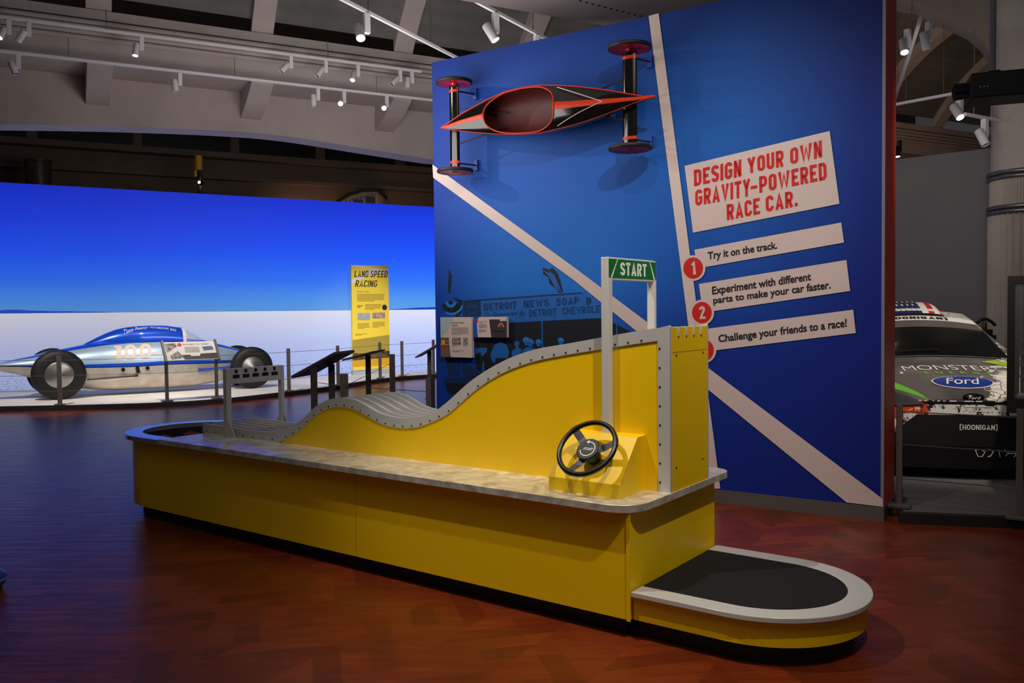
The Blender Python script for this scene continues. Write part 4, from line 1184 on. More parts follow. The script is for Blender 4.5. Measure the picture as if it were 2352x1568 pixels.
PP(m_photo('banner_photo_salt', (150, 170, 180), (196, 180, 180), 6), [(.14, .435), (.48, .435), (.48, .5), (.14, .5)], 2, 'photo'); PP(m_photo('banner_photo_crowd', (140, 110, 110), (200, 180, 170), 14), [(.54, .433), (.89, .433), (.89, .487), (.54, .487)], 2, 'photo')
PP(mat('badge_dark', (46, 44, 40), .5), [(.88 + .07 * math.cos(q), .385 + .026 * math.sin(q)) for q in np.linspace(0, 6.28, 24, endpoint=False)], 3, 'round_badge')
PP(mat('banner_haze', (176, 156, 66), .5), [(0, .68), (1, .64), (1, .83), (0, .83)], 1, 'field_print'); PP(m_photo('banner_bushes', (40, 36, 22), (120, 96, 30), 9), [(0, .80), (.3, .805), (.6, .795), (1, .79), (1, .855), (.5, .86), (0, .87)], 2, 'field_print')
PP(mat('banner_gold', (224, 168, 34), .5), [(0, .868), (.5, .858), (1, .853), (1, .925), (0, .925)], 3, 'field_print')

# --- barrier around the platform: posts and three cables
def post_mesh(parent, x, y, z0, z1, rz=0, foot=True, wd=.032):
    p = MB().box(-wd, wd, -.012, .012, 0, z1 - z0).build('post', DARKMET, parent, None, .002); p.location = (x, y, z0); p.rotation_euler = (0, 0, rz)
    if foot:
        MB().box(-.075, .075, -.045, .045, 0, .022).build('foot', DARKMET, p, None, .003)
    return p
def cable(parent, pts, r=.0035): return MB().tube(pts, r, 6).build('cable', STEEL, parent)
bp = [onz(*q, PZ) for q in ((138, 931), (664, 899), (777, 886), (873.5, 870), (924, 864.5), (996, 858.5))]
c0 = bp[0]
br = thing('cable_barrier', 'low barrier of bronze posts and thin steel cables along the white platform kerb', 'barrier', (c0[0], c0[1], PZ))
rel = lambda p, z: (p[0] - c0[0], p[1] - c0[1], z)
left_end = np.array([c0[0] - 2.7, c0[1] + .1, PZ])
s1, s2 = onz(384, 923, PZ), onz(498, 915, PZ)
for p in [left_end] + bp: post_mesh(br, p[0] - c0[0], p[1] - c0[1], .006, .765, .3)
for z in (.70, .46, .225):
    cable(br, [rel(p, z) for p in [left_end, bp[0], s1 + (s1 - c0) * 0 + np.array([0, .03, 0]), s2 + np.array([0, .03, 0])] + bp[1:]])

# --- reading rails (sloping label stands)
LW = mat('label_white', (214, 206, 200), .5); LDK = mat('label_dark', (52, 46, 44), .5)
def lectern_box(t, P0, ex_, ey_, th, m_top, name='sloping_panel'):
    P0, ex_, ey_ = (np.array(q, float) for q in (P0, ex_, ey_)); n = np.cross(ex_, ey_); n /= np.linalg.norm(n)
    mb = MB(); mb.prism([P0, P0 + ex_, P0 + ex_ + ey_, P0 + ey_], -n * th); return mb.build(name, m_top, t), n
d12 = (s2 - s1); L12 = np.linalg.norm(d12); yaw12 = math.atan2(d12[1], d12[0])
t = thing('label_stand', 'two-legged label stand with a printed white panel, before the blue number 100 racer', 'label stand', s1 + np.array([0, 0, .002]), yaw12)
for x in (0, L12):
    p = MB().box(x - .026, x + .026, -.014, .014, 0, .70).build('post', DARKMET, t, None, .002)
    MB().box(x - .085, x + .085, -.05, .05, .006, .028).build('foot', DARKMET, p, None, .003)
ey = np.array([0, .20, .285]); ex0 = np.array([L12 + .04, 0, 0]); P0 = np.array([-.02, -.05, .655])
pn, nn = lectern_box(t, P0, ex0, ey, .02, LW)
for x in (-.035, L12 + .018):
    MB().prism([P0 + np.array([x + .02, 0, -.03]), P0 + np.array([x + .055, 0, -.03]), P0 + np.array([x + .055, 0, -.03]) + ey * 1.12, P0 + np.array([x + .02, 0, -.03]) + ey * 1.12], nn * .045).build('side_rail', DARKMET, t)
def lp(a, b, k=1): return P0 + ex0 * a + ey * (1 - b) + nn * .0012 * k
def lpoly(m, pts, k=1, n='printed_patch'): return MB().poly([lp(a, b, k) for a, b in pts]).build(n, m, t)
lpoly(m_photo('label_photo_grey', (44, 42, 40), (150, 146, 142), 16), [(.04, .08), (.24, .06), (.27, .25), (.06, .58)], 1, 'photo')
lpoly(mat('label_photo_grey'), [(.10, .75), (.26, .5), (.36, .88), (.12, .95)], 1, 'photo')
lpoly(LDK, [(.36, .98), (.33, .72), (.48, .72), (.50, .8), (.66, .8), (.68, .68), (1, .66), (1, .98)], 1)
lpoly(mat('label_photo_blue', (70, 96, 120), .5), [(.74, .30), (.94, .28), (.96, .48), (.76, .52)], 2, 'photo')
lpoly(RED, [(.32 + .045 * math.cos(q), .16 + .09 * math.sin(q)) for q in np.linspace(0, 6.28, 20, endpoint=False)], 3, 'round_badge')
mb = MB(); text_map(mb, 'Beatty Belly Tank Lakester', lambda a, b: lp(.39 + .5 * a, .20 - .09 * b, 2), 0); mb.build('lettering', INK, t)
mb = MB()
for i in range(6):
    z = .30 + .055 * i; mb.poly([lp(.40, z, 2), lp(.68, z, 2), lp(.68, z + .02, 2), lp(.40, z + .02, 2)])
mb.build('small_text', GREYTXT, t)

def side_stand(foot, tilt_yaw, half_w, slope_l, zc, label, posts, th=.03, ang=27):
    """label stand seen end-on; posts are offsets along the panel width"""
    t = thing('label_stand', label, 'label stand', (foot[0], foot[1], 0), tilt_yaw)
    ca, sa = math.cos(math.radians(ang)), math.sin(math.radians(ang))
    P = np.array([-half_w, -slope_l / 2 * ca, zc - slope_l / 2 * sa])
    pnl, n = lectern_box(t, P, (2 * half_w, 0, 0), (0, slope_l * ca, slope_l * sa), th, DARKMET)
    MB().prism([P + n * .001, P + n * .001 + np.array([2 * half_w, 0, 0]), P + n * .001 + np.array([2 * half_w, slope_l * ca, slope_l * sa]), P + n * .001 + np.array([0, slope_l * ca, slope_l * sa])], n * .002).build('printed_face', LW, t)
    for x in posts:
        p = MB().box(x - .014, x + .014, -.035, .035, 0, zc - th * 1.1).build('post', DARKMET, t, None, .002)
        MB().box(x - .05, x + .05, -.075, .075, 0, .02).build('foot', DARKMET, p, None, .003)
    return t
fA = atY(742, 833, 9.6); side_stand(fA, math.radians(-90 - 12.5), .27, .58, fA[2], 'largest label stand, seen end-on, its dark panel rising behind the grey wave crest', (-.22, .24), .026)
fB = atY(836, 815, 11.6); side_stand(fB, math.radians(-90 - 6), .34, .42, fB[2] + .01, 'small dark label stand in front of the yellow banner', (-.2,), .02, 14)
fC = atY(985, 803, 14.2); side_stand(fC, math.radians(-90 - 4), .3, .42, fC[2], 'label stand beside the left edge of the blue wall', (-.05,), .02, 30)

# --- second low barrier in the middle distance
def top_at(px, py, z): return onz(px, py, z)
q = [(790, 858), (988, 868), (900.5, 813)]
P = [onz(*a, .83) for a in q]
c1 = P[0]
b2 = thing('cable_barrier', 'second cable barrier with short brown posts, between the wave crest and the platform', 'barrier', (c1[0], c1[1], 0))
for p in P: post_mesh(b2, p[0] - c1[0], p[1] - c1[1], 0, .83, .2, True, .042)
for z in (.70, .36):
    cable(b2, [(fA[0] - c1[0], fA[1] - c1[1] - .3, z), (0, 0, z), (P[1][0] - c1[0], P[1][1] - c1[1], z)])
    cable(b2, [(0, 0, z), (P[2][0] - c1[0], P[2][1] - c1[1], z)])

# ================================================================== CEILING
def bfobj(mb, name, m, smooth=None):
    o = mb.build(name, m, None, smooth); o.location = BF.w(0, 0, 0); o.rotation_euler = (0, 0, BF.yaw); return struct(o)
ZTOPB = 5.84
zf = np.mean([BF.on_v(300, 146, 0)[2], BF.on_v(700, 193, 0)[2]])
UL, UR = -9, 27
mb = MB(); mb.box(UL, UR, 0, 1.75, zf, ZTOPB)
mb.box(UL, UR, -.07, .2, ZTOPB - .10, ZTOPB + .03)
bfobj(mb, 'ceiling_fascia', CONC)
# lower beam, slightly arched along its underside
botb = [(-200, 282), (0, 285), (150, 287), (306, 291), (500, 299), (653, 311), (806, 336), (993, 366)]
bb2 = np.array([BF.on_v(x, y, 1.0)[[0, 2]] for x, y in botb])
pr_ = [(UL, bb2[0, 1])] + [tuple(q) for q in smooth(bb2, 30)] + [(UR, bb2[-1, 1])]
mb = MB(); mb.prism([(u, 1.0, z) for u, z in pr_] + [(UR, 1.0, zf), (UL, 1.0, zf)], (0, .5, 0))
bfobj(mb, 'ceiling_beam', CONC)
ribs_u = [BF.on_v(x, 150, 0)[0] for x in (230, 603, 925)]
du = (ribs_u[2] - ribs_u[0]) / 2
ribs_u = [ribs_u[0] - 2 * du, ribs_u[0] - du] + ribs_u + [ribs_u[2] + k * du for k in range(1, 9)]
for u in ribs_u:
    mb = MB(); hw = .17
    zb_ = BF.on_v(890, 303, 1.0)[2]; pf = [(0.0, zf), (0, zf - .02), (.05, zf - .08), (.5, zf - .06 - .52 * (zf - zb_)), (1.0, zb_), (1.0, zf)]
    mb.prism([(u - hw, v, z) for v, z in pf], (2 * hw, 0, 0)); bfobj(mb, 'ceiling_corbel', CONC)
# pipes along the fascia
for k, yy in enumerate((64, 76, 88, 100)):
    q = BF.on_v(300, yy, -.05)
    mb = MB(); mb.tube([(UL, -.07, q[2]), (UR, -.07, q[2])], .036, 10)
    o = mb.build('conduit_pipe', CONC, None, 60); o.location = BF.w(0, 0, 0); o.rotation_euler = (0, 0, BF.yaw)
    tag(o, 'long painted pipe along the white ceiling beam, ' + ['topmost of the four', 'second of the four from the top', 'third of the four from the top', 'lowest of the four'][k], 'pipe', 'pipes along the ceiling beam')
# vault over the hall
VR, CH = 4.16, 3.4
def arc(v): return 3.44 + math.sqrt(max(.01, VR * VR - (v + CH) ** 2))
vs = np.linspace(-.02, -6.8, 40)
mb = MB(); mb.loft([[(UL, v, arc(v) + .22), (UR, v, arc(v) + .22)] for v in vs], False); bfobj(mb, 'ceiling_vault', VAULT, 60)
for u in ribs_u:
    mb = MB(); hw = .17
    mb.loft([[(u - hw, v, arc(v)), (u + hw, v, arc(v)), (u + hw, v, arc(v) + .3), (u - hw, v, arc(v) + .3)] for v in vs]); bfobj(mb, 'ceiling_rib', CONC, 40)
# nearer parallel beam with its row of plug holes
mb = MB(); mb.box(-2, 6.9, -8.6, -6.86, 4.25, 6.2); nb = bfobj(mb, 'ceiling_beam', CONC)
for i in range(13):
    a, b = onz(1318, -2, 4.25), onz(1484, 40, 4.25)
    p = BF.l(a + (b - a) * i / 12)
    hole = MB().lathe([(0, 0), (.012, 0), (.013, .004), (0, .004)], (p[0], p[1], 4.249), (0, 0, -1), 10).build('plug_hole', mat('hole_black', (20, 18, 18), .8), nb)
# far wall with dark clerestory windows
FW = BF.w(0, 8.0, 0)
def fwl(mb, name, m):
    o = mb.build(name, m); o.location = FW; o.rotation_euler = (0, 0, BF.yaw); return struct(o)
fwl(MB().box(-14, 30, 0, .3, 0, 9.5), 'wall_back', CONCD)
fl = lambda x, y: BF.on_v(x, y, 8.0)
for k, (x0, x1) in enumerate([(-60, 62), (86, 306), (326, 529), (549, 724), (746, 906), (930, 1100)]):
    a, b = fl(x0, 330), fl(x1, 330)
    fwl(MB().box(a[0], b[0], -.01, .05, 5.40, 6.9), 'window_%d' % (k + 1), mat('night_glass', (10, 10, 12), .3))
fwl(MB().box(-14, 30, -.25, 0, 4.72, 4.80), 'trim_3', CONCD)
fwl(MB().box(-14, 30, -.35, 0, 5.22, 5.36), 'trim_4', CONCD)

# track rails and spotlights
def rail(name, p0, p1, label, group=None):
    p0, p1 = np.array(p0), np.array(p1); d = p1 - p0; Ln = float(np.linalg.norm(d)); d /= Ln
    t = thing(name, label, 'track rail', p0, math.atan2(d[1], d[0]), group)
    MB().box(0, Ln, -.018, .018, -.018, .018).build('rail', LAMPW, t)
    k = max(2, int(Ln / 2.2)); 
    for i in range(k):
        x = Ln * (i + .5) / k
        MB().tube([(x, 0, .018), (x, 0, 1.1 if p0[2] < 5.3 and label.find('beam') < 0 else .3)], .005, 6).build('hanger_rod', STEEL, t)
    return t
VT1, VT2 = -.6, -.3
def bpt(x, y, v): return BF.w(*BF.on_v(x, y, v))
def levelled(x0, y0, x1, y1, v):
    a, b = BF.on_v(x0, y0, v), BF.on_v(x1, y1, v); z = (a[2] + b[2]) / 2; a[2] = b[2] = z
    return BF.w(*a), BF.w(*b), z
t1a, t1b, z1_ = levelled(-60, 30, 968, 166, VT1)
t2a, t2b, z2_ = levelled(-60, 103, 1010, 238, VT2)
rail('track_rail', t1a, t1b, 'upper white lighting rail in front of the pipes on the ceiling beam')
rail('track_rail', t2a, t2b, 'lower white lighting rail under the ceiling beam fascia, over the corbels')
t3a, t3b = onz(760, -15, 5.0), onz(1050, 133, 5.0)
t4a, t4b = onz(1040, -26, 5.0), onz(1275, 100, 5.0)
rail('track_rail', t3a, t3b, 'white lighting rail running diagonally to the top corner of the blue wall')
rail('track_rail', t4a, t4b, 'white lighting rail running diagonally behind the top of the blue wall, nearer the dotted soffit')
t5a, t5b = onz(2115, 40, 4.6), onz(2050, 245, 4.6)
t6a, t6b = onz(2040, 243, 4.3), onz(2212, 211, 4.3)
rail('track_rail', t5a, t5b, 'steep white lighting rail beside the red edge of the blue wall')
rail('track_rail', t6a, t6b, 'white lighting rail ending beside the black projector')

def track_light(P, aim, lit, label, housing=None, drv=True, scale=1., tube_l=.17):
    """P at the underside of the rail; aim = direction of the lamp can"""
    hm = housing or LAMPW; s = scale
    t = thing('track_spotlight', label, 'spotlight', P, BF.yaw, 'track spotlights')
    if drv: MB().box(-.028 * s, .028 * s, -.028 * s, .028 * s, -.19 * s, .0).build('driver_box', hm, t, None, .004)
    R_ = Matrix.Rotation(-BF.yaw, 3, 'Z'); a = np.array(R_ @ Vector(aim).normalized())
    side = np.array([-.075 * s, -.01, -.17 * s])
    c = side
    MB().tube([(-.02 * s, 0, -.17 * s), tuple(c)], .012 * s, 8).build('yoke', hm, t)
    can = MB().lathe([(0, -.06 * s), (.036 * s, -.06 * s), (.043 * s, -.05 * s), (.043 * s, tube_l * s - .05 * s), (.038 * s, tube_l * s - .05 * s), (.036 * s, tube_l * s - .06 * s)], c, a, 24, False).build('lamp_can', hm, t, 40)
    MB().lathe([(0, 0), (.037 * s, 0), (.037 * s, .004)], c + a * (tube_l * s - .062 * s), a, 24, False).build('lens', LENS if lit else mat('dark_lens', (60, 58, 60), .2), can)
    return t
def on_rail(px, a, b):
    """point of rail a-b seen at column px"""
    lo, hi = 0., 1.
    for _ in range(40):
        m = (lo + hi) / 2; P = a + (b - a) * m; q = R2 @ (P - CEN), fwd @ (P - CEN)
        x = IW / 2 + F_PX * q[0] / q[1]
        inc = (F_PX * (R2 @ (b - CEN)) / (fwd @ (b - CEN))) > (F_PX * (R2 @ (a - CEN)) / (fwd @ (a - CEN)))
        if (x < px) == inc: lo = m
        else: hi = m
    return a + (b - a) * lo - np.array([0, 0, .018])
LFT = (-.6, -.35, -.75)
rows = [
 (20, t1a, t1b, (-.1, -.5, -.85), 1, 'lit spotlight at the far end of the upper rail, by the picture edge'),
 (66, t1a, t1b, (-.5, .1, -.6), 0, 'unlit spotlight on the upper rail, next to the lit one at the picture edge'),
 (325, t1a, t1b, (-.05, -.2, -.98), 1, 'lit spotlight on the upper rail, on its own above the long left gap'),
 (668, t1a, t1b, LFT, 0, 'unlit tilted spotlight on the upper rail, first of the five-lamp cluster'),
 (748, t1a, t1b, (-.5, -.35, -.85), 0, 'unlit tilted spotlight on the upper rail, second of the five-lamp cluster'),
 (822, t1a, t1b, (-.1, -.5, -.85), 1, 'lit spotlight on the upper rail, third and only bright lamp of the five-lamp cluster'),
 (919, t1a, t1b, LFT, 0, 'unlit tilted spotlight on the upper rail, fourth of the five-lamp cluster'),
 (946, t1a, t1b, (-.1, -.1, -.98), 0, 'unlit upright spotlight at the end of the upper rail, nearest the blue wall'),
 (42, t2a, t2b, (.35, .05, -.9), 0, 'unlit spotlight on the lower rail, nearest the picture edge'),
 (413, t2a, t2b, (.12, .0, -.98), 0, 'unlit spotlight on the lower rail, between the first and second corbels'),
 (730, t2a, t2b, (.02, .0, -1), 0, 'unlit spotlight on the lower rail, just before its two bright lamps'),
 (790, t2a, t2b, (.25, -.8, -.5), 1, 'lit spotlight on the lower rail, facing outwards, left of the last corbel'),
 (888, t2a, t2b, (.3, -.8, -.5), 1, 'lit spotlight on the lower rail, facing outwards, in front of the last corbel'),
]
for px, a, b, aim, lit, lab in rows: track_light(on_rail(px, a, b), aim, lit, lab)
track_light(on_rail(842, t3a, t3b), (.18, -.55, -.8), 1, 'lit spotlight hanging from the diagonal rail above the five-lamp cluster', None, True, 1.25)
track_light(on_rail(1138, t4a, t4b), (.45, -.1, -.75), 1, 'lit spotlight above the blue wall, tilted, on the rail nearer the dotted soffit', None, True, 1.25)
track_light(on_rail(1232, t4a, t4b), (-.3, -.8, -.35), 0, 'unlit round spotlight just peeping over the top edge of the blue wall', None, True, 1.1)
track_light(on_rail(2100, t5a, t5b) + np.array([-.08, 0, .12]), (-.12, -.5, -.9), 1, 'lit spotlight at the top of the steep rail, beside the red wall edge', None, True, 1.1)
track_light(on_rail(2113, t5a, t5b) + np.array([.10, 0, 0]), (.3, .2, -.9), 0, 'unlit spotlight box at the top of the steep rail, right of the lit one', None, True, 1.1)
track_light(on_rail(2204, t6a, t6b), (.12, -.6, -.8), 1, 'lit spotlight at the end of the rail beside the black projector', None, True, 1.3)
t7a, t7b = atY(2216, 262, 10.9), atY(2296, 262, 11.3); t7b[2] = t7a[2]
rail('track_rail', t7a, t7b, 'short dark lighting rail between the projector and the column')
track_light(on_rail(2262, t7a, t7b), (.25, -.35, -.9), 0, 'unlit tilted spotlight under the black projector, beside the column', None, True, 1.25)
track_light(atY(2066, 322, 12.7), (-.02, -.3, -.95), 1, 'small black spotlight over the grey wall beside the red wall edge', BLACKH, True, .9)

# ================================================================== THINGS BEHIND THE MURAL
def at_floor(px, Y): 
    p = atY(px, 700, Y); return (p[0], p[1], 0)
p = at_floor(97, 17.8); hz = lambda py, px, Y: atY(px, py, Y)[2]
t = thing('smoke_stack', 'dark round chimney stack rising behind the blue mural', 'chimney', p)
zt_ = hz(367, 97, 17.8); r_ = 27 / F_PX * 17.8
MB().lathe([(0, 0), (r_, 0), (r_, zt_ - .06), (r_ * 1.06, zt_ - .05), (r_ * 1.06, zt_), (r_ * .9, zt_), (r_ * .85, zt_ - .4)], (0, 0, 0), (0, 0, 1), 32, False).build('stack', mat('dark_bronze_stack', (70, 60, 48), .4, .4), t, 40)
p = at_floor(466, 18.6)
t = thing('signal_post', 'post with two yellow drums and a bright lamp behind the mural', 'signal', p)
YD = mat('signal_yellow', (232, 160, 20), .5)
MB().tube([(0, 0, 0), (0, 0, hz(372, 466, 18.6))], .05, 10).build('post', BLACKH, t)
MB().lathe([(0, 0), (.075, 0), (.075, .30), (0, .30)], (.02, -.1, hz(392, 466, 18.6)), (0, 0, 1), 20).build('yellow_drum', YD, t, 40)
MB().lathe([(0, 0), (.055, 0), (.055, .36), (0, .36)], (-.09, .06, hz(404, 466, 18.6)), (0, 0, 1), 20).build('yellow_drum', YD, t, 40)
lm = MB().lathe([(.03, .1), (.06, .0), (.055, -.01)], (.06, -.12, hz(422, 466, 18.6)), (0, -1, 0), 16, False).build('lamp_hood', BLACKH, t)
MB().lathe([(0, 0), (.058, 0)], (.06, -.121, hz(422, 466, 18.6)), (0, -1, 0), 16, False).build('lamp_glass', LENS, lm)
p = at_floor(840, 21.6); k = 21.6 / F_PX
t = thing('railway_car', 'cream arched railway car roof with rivets and windows, showing above the mural', 'railway car', p)
CREAM = mat('dull_cream_paint', (168, 150, 138), .6)
pts = [(-62, 478), (-52, 462), (-30, 450), (0, 441), (18, 439), (31, 441), (31, 520), (-62, 520)]
MB().prism([(x * k, 0, atY(840 + x, y, 21.6)[2]) for x, y in pts], (0, 1.5, 0)).build('body', CREAM, t)
pts = [(-70, 480), (-62, 462), (-34, 444), (0, 434), (34, 434), (34, 441), (0, 441), (-30, 449), (-52, 461), (-64, 481)]
MB().prism([(x * k, -.12, atY(840 + x, y, 21.6)[2]) for x, y in pts], (0, 1.8, 0)).build('roof', mat('dark_roof', (40, 32, 30), .7), t)
for x0, x1, y0 in ((-24, -2, 459), (4, 26, 452)):
    MB().box(x0 * k, x1 * k, -.02, .1, 3.4, atY(840 + x0, y0, 21.6)[2]).build('window', mat('dusky_glass', (70, 66, 64), .3), t)
for i in range(9):
    x = -40 + i * 8.2; y = 462 - (i * 8.2) * .24
    MB().box((x - 1.6) * k, (x + 1.6) * k, -.012, .05, atY(840 + x, y + 1.3, 21.6)[2], atY(840 + x, y - 1.0, 21.6)[2]).build('vent_slot', BLACKH, t)
p = at_floor(934, 24.0); k = 24.0 / F_PX
t = thing('locomotive_cab', 'black locomotive cab with pale lit windows, between the railway car and the blue wall', 'locomotive', p)
MB().box(-54 * k, 56 * k, 0, 2.0, 0, atY(930, 438, 24)[2]).build('cab', mat('locomotive_black', (20, 20, 24), .5), t)
for x0, x1, y0 in ((-44, -12, 451), (30, 48, 461)):
    MB().box(x0 * k, x1 * k, -.02, .02, 3.2, atY(930, y0, 24)[2]).build('window', mat('dusky_glass') if x0 < 0 else mat('pale_window', (190, 190, 176), .5), t)
MB().box(2 * k, 12 * k, -.02, .02, 3.2, atY(930, 466, 24)[2]).build('window', mat('pale_window'), t)

# ================================================================== RIGHT SIDE: RALLY CAR DISPLAY
RZ = .067
rp = [(2.60, 5.70), (4.9, 5.17), (9.5, 6.0), (9.5, 8.2), (6.0, 10.95), (4.6, 11.9), (2.95, 12.4), (2.85, 6.15)]
CARP = m_concrete('grey_carpet', (96, 92, 90), (112, 108, 106), .95, 30, .2)
rplat = tag(MB().prism([(x, y, 0) for x, y in rp], (0, 0, RZ)).build('display_platform', CARP), 'grey carpeted platform under the black and white rally car', 'platform')
MB().prism([(2.585, 5.69, 0), (4.9, 5.155, 0), (4.9, 5.215, 0), (2.60, 5.75, 0)], (0, 0, RZ + .005)).build('kerb', mat('dark_kerb'), rplat)
q0, q1 = onz(2065, 1166, RZ), onz(2341, 1194, RZ)
yw = math.atan2(q1[1] - q0[1], q1[0] - q0[0])
b3 = thing('cable_barrier', 'bronze post and cable barrier in front of the rally car', 'barrier', (q0[0], q0[1], RZ))
q2 = q1 + (q1 - q0) * 1.2
for p in (q0, q1, q2): post_mesh(b3, p[0] - q0[0], p[1] - q0[1], .006, .72, yw, True, .020)
for z in (.665, .44, .205):
    cable(b3, [(0, 0, z), (q1[0] - q0[0], q1[1] - q0[1], z), (q2[0] - q0[0], q2[1] - q0[1], z)], .004)

# grey screen wall, column and arch
g0, g1 = atY(2040, 500, 13.0), atY(2300, 500, 12.0)
gd = (g1 - g0); gy = math.atan2(gd[1], gd[0]); gl_ = float(np.hypot(gd[0], gd[1]))
gw = MB().box(-2.4, gl_ + .3, 0, .12, 0, 3.66).build('wall_right', m_concrete('grey_screen_paint', (126, 122, 124), (132, 128, 130), .7)); gw.location = (g0[0], g0[1], 0); gw.rotation_euler = (0, 0, gy); struct(gw)
COLP = m_concrete('column_paint', (168, 158, 148), (178, 170, 160), .7)
cc = atY(2356, 600, 11.4); cr = .42
def star(n, r0, r1, z): return [(r * math.cos(2 * math.pi * i / (2 * n)), r * math.sin(2 * math.pi * i / (2 * n)), z) for i in range(2 * n) for r in [r0 if i % 2 else r1]]
zc1, zc2 = atY(2300, 397, 11.1)[2], atY(2300, 478, 11.1)[2]
mb = MB(); mb.lathe([(cr, zc1), (cr, 5.0), (cr + .05, 5.3), (cr + .05, 8.0)], (0, 0, 0), (0, 0, 1), 40, False)
mb.loft([star(36, cr - .02, cr + .03, 0), star(36, cr - .02, cr + .03, zc2)], True, False)
mb.loft([star(80, cr - .005, cr + .012, zc2), star(80, cr - .005, cr + .012, zc1)], True, False)
co = mb.build('column', COLP); co.location = (cc[0], cc[1], 0); struct(co)
for z in (zc1, zc2):
    for dz in (-.03, .03): MB().tube(circle((0, 0, z + dz), (cr + .03, 0, 0), (0, cr + .03, 0), 40), .03, 8, False, True).build('column_ring', mat('ring_metal', (120, 116, 116), .3, .7), co, 60)
arcpx = [(2030, -10), (2100, 2), (2140, 27), (2180, 42), (2221, 62), (2252, 89), (2270, 116), (2281, 140), (2283, 330), (2440, 330), (2440, -260), (2030, -260)]
A = [atY(x, y, 11.45) for x, y in arcpx]
struct(MB().prism(A, (.3, .55, 0)).build('ceiling_arch', m_concrete('brown_grey_arch_paint', (150, 136, 126), (160, 148, 138), .8)))  # beam face in its own brown-grey paint
# projector on a drop pole
pp_ = atY(2284, 165, 8.4)
t = thing('projector', 'black projector hung from a pale pole in front of the column', 'projector', pp_, -.35)
MB().tube([(0, .1, 2.5), (0, .1, .02)], .03, 12).build('drop_pole', mat('pole_grey', (150, 150, 156), .5), t, 60)
MB().box(-.22, .45, -.12, .32, -.26, -.02).build('body', BLACKH, t, None, .015)
MB().lathe([(0, -.02), (.075, -.02), (.085, .13), (.06, .13), (.05, .10), (0, .10)], (-.22, .08, -.14), (-1, 0, -.05), 24).build('lens_barrel', BLKPL, t, 40)
MB().box(-.04, .06, .05, .15, -.02, .03).build('mount_plate', BLACKH, t)
for i in range(3): MB().box(-.14 + i * .03, -.132 + i * .03, -.1215, -.119, -.165, -.15).build('indicator', mat('indicator_white', (220, 220, 230), .5), t)

# glass display case at the right edge
dc = atY(2313, 800, 5.9); th_ = -.60
t = thing('display_case', 'dark framed glass display case at the right picture edge, beside the rally car', 'display case', (dc[0], dc[1], 0), th_)
zc0, zc3 = atY(2313, 948, 5.9)[2], atY(2313, 634, 5.9)[2]
FRM = mat('dark_case_frame', (36, 33, 33), .5)
MB().box(0, .9, 0, .5, zc0, zc0 + .10).build('base', FRM, t); MB().box(0, .9, 0, .5, zc3 - .05, zc3).build('lid', FRM, t)
for x, y in ((0, 0), (.85, 0), (0, .45), (.85, .45)): MB().box(x, x + .045, y, y + .045, zc0 + .1, zc3 - .05).build('corner_post', FRM, t)
MB().box(.05, .85, .46, .48, zc0 + .1, zc3 - .05).build('back_panel', mat('case_lining', (58, 54, 52), .7), t)
for k in range(7): MB().box(.05, .85, .40, .46, zc0 + .22 + k * .085, zc0 + .232 + k * .085).build('shelf', mat('case_shelf', (96, 90, 86), .5), t)
MB().box(.16, .20, .04, .08, RZ + .002, zc0).build('leg', FRM, t); MB().box(.78, .84, .3, .36, RZ + .002, zc0).build('leg', FRM, t)
MB().box(.05, .85, .1, .4, zc0 + .1, zc0 + .108).build('display_board', mat('case_board', (150, 146, 138), .6), t)
gp = bpy.data.materials.new('case_glass'); gp.use_nodes = True
q = gp.node_tree.nodes['Principled BSDF']; q.inputs['Alpha'].default_value = .12; q.inputs['Roughness'].default_value = .05; q.inputs['Base Color'].default_value = L((180, 185, 190))
MB().box(.045, .85, .004, .010, zc0 + .1, zc3 - .05).build('glass_pane', gp, t)
# dark engine exhibit behind the rally car
p = atY(2272, 800, 10.7)
t = thing('engine_exhibit', 'small dark machine with a brass cylinder, seen between the rally car and the column', 'engine', (p[0], p[1], RZ + .002))
k = 10.7 / F_PX; ez = lambda y: atY(2272, y, 10.7)[2] - RZ
MB().box(-14 * k, 16 * k, 0, .5, 0, ez(770)).build('pedestal', mat('machine_black', (24, 22, 22), .5), t)
MB().tube([(x * k, .1, ez(y)) for x, y in ((-18, 742), (-8, 734), (4, 733), (16, 740), (24, 748))], .02, 8).build('arch_bar', mat('machine_black'), t)
MB().lathe([(0, 0), (.03, 0), (.03, .07), (.018, .10), (0, .10)], (-1 * k, .1, ez(757)), (0, 0, 1), 16).build('brass_cylinder', mat('brass', (104, 74, 30), .4, .8), t, 40)
MB().box(-10 * k, 10 * k, .02, .3, ez(770), ez(757)).build('engine_block', mat('machine_black'), t)

# --- rally car.  x to the viewer's right, y back along the car, z up
ef = atY(2224, 900, 6.93)
CF = Frame(ef[0], ef[1], -.215)
rc = thing('rally_car', 'black and white rally hatchback with green flashes and a flag-painted roof scoop', 'car', (ef[0], ef[1], .002), CF.yaw)
PAINT, BPAINT = m_carpaint(), m_bumperpaint()
LIME = mat('lime_green_wrap', (106, 196, 40), .35, 0, 0, .5, .3)
CBLK = mat('car_black_plastic', (14, 13, 14), .4)
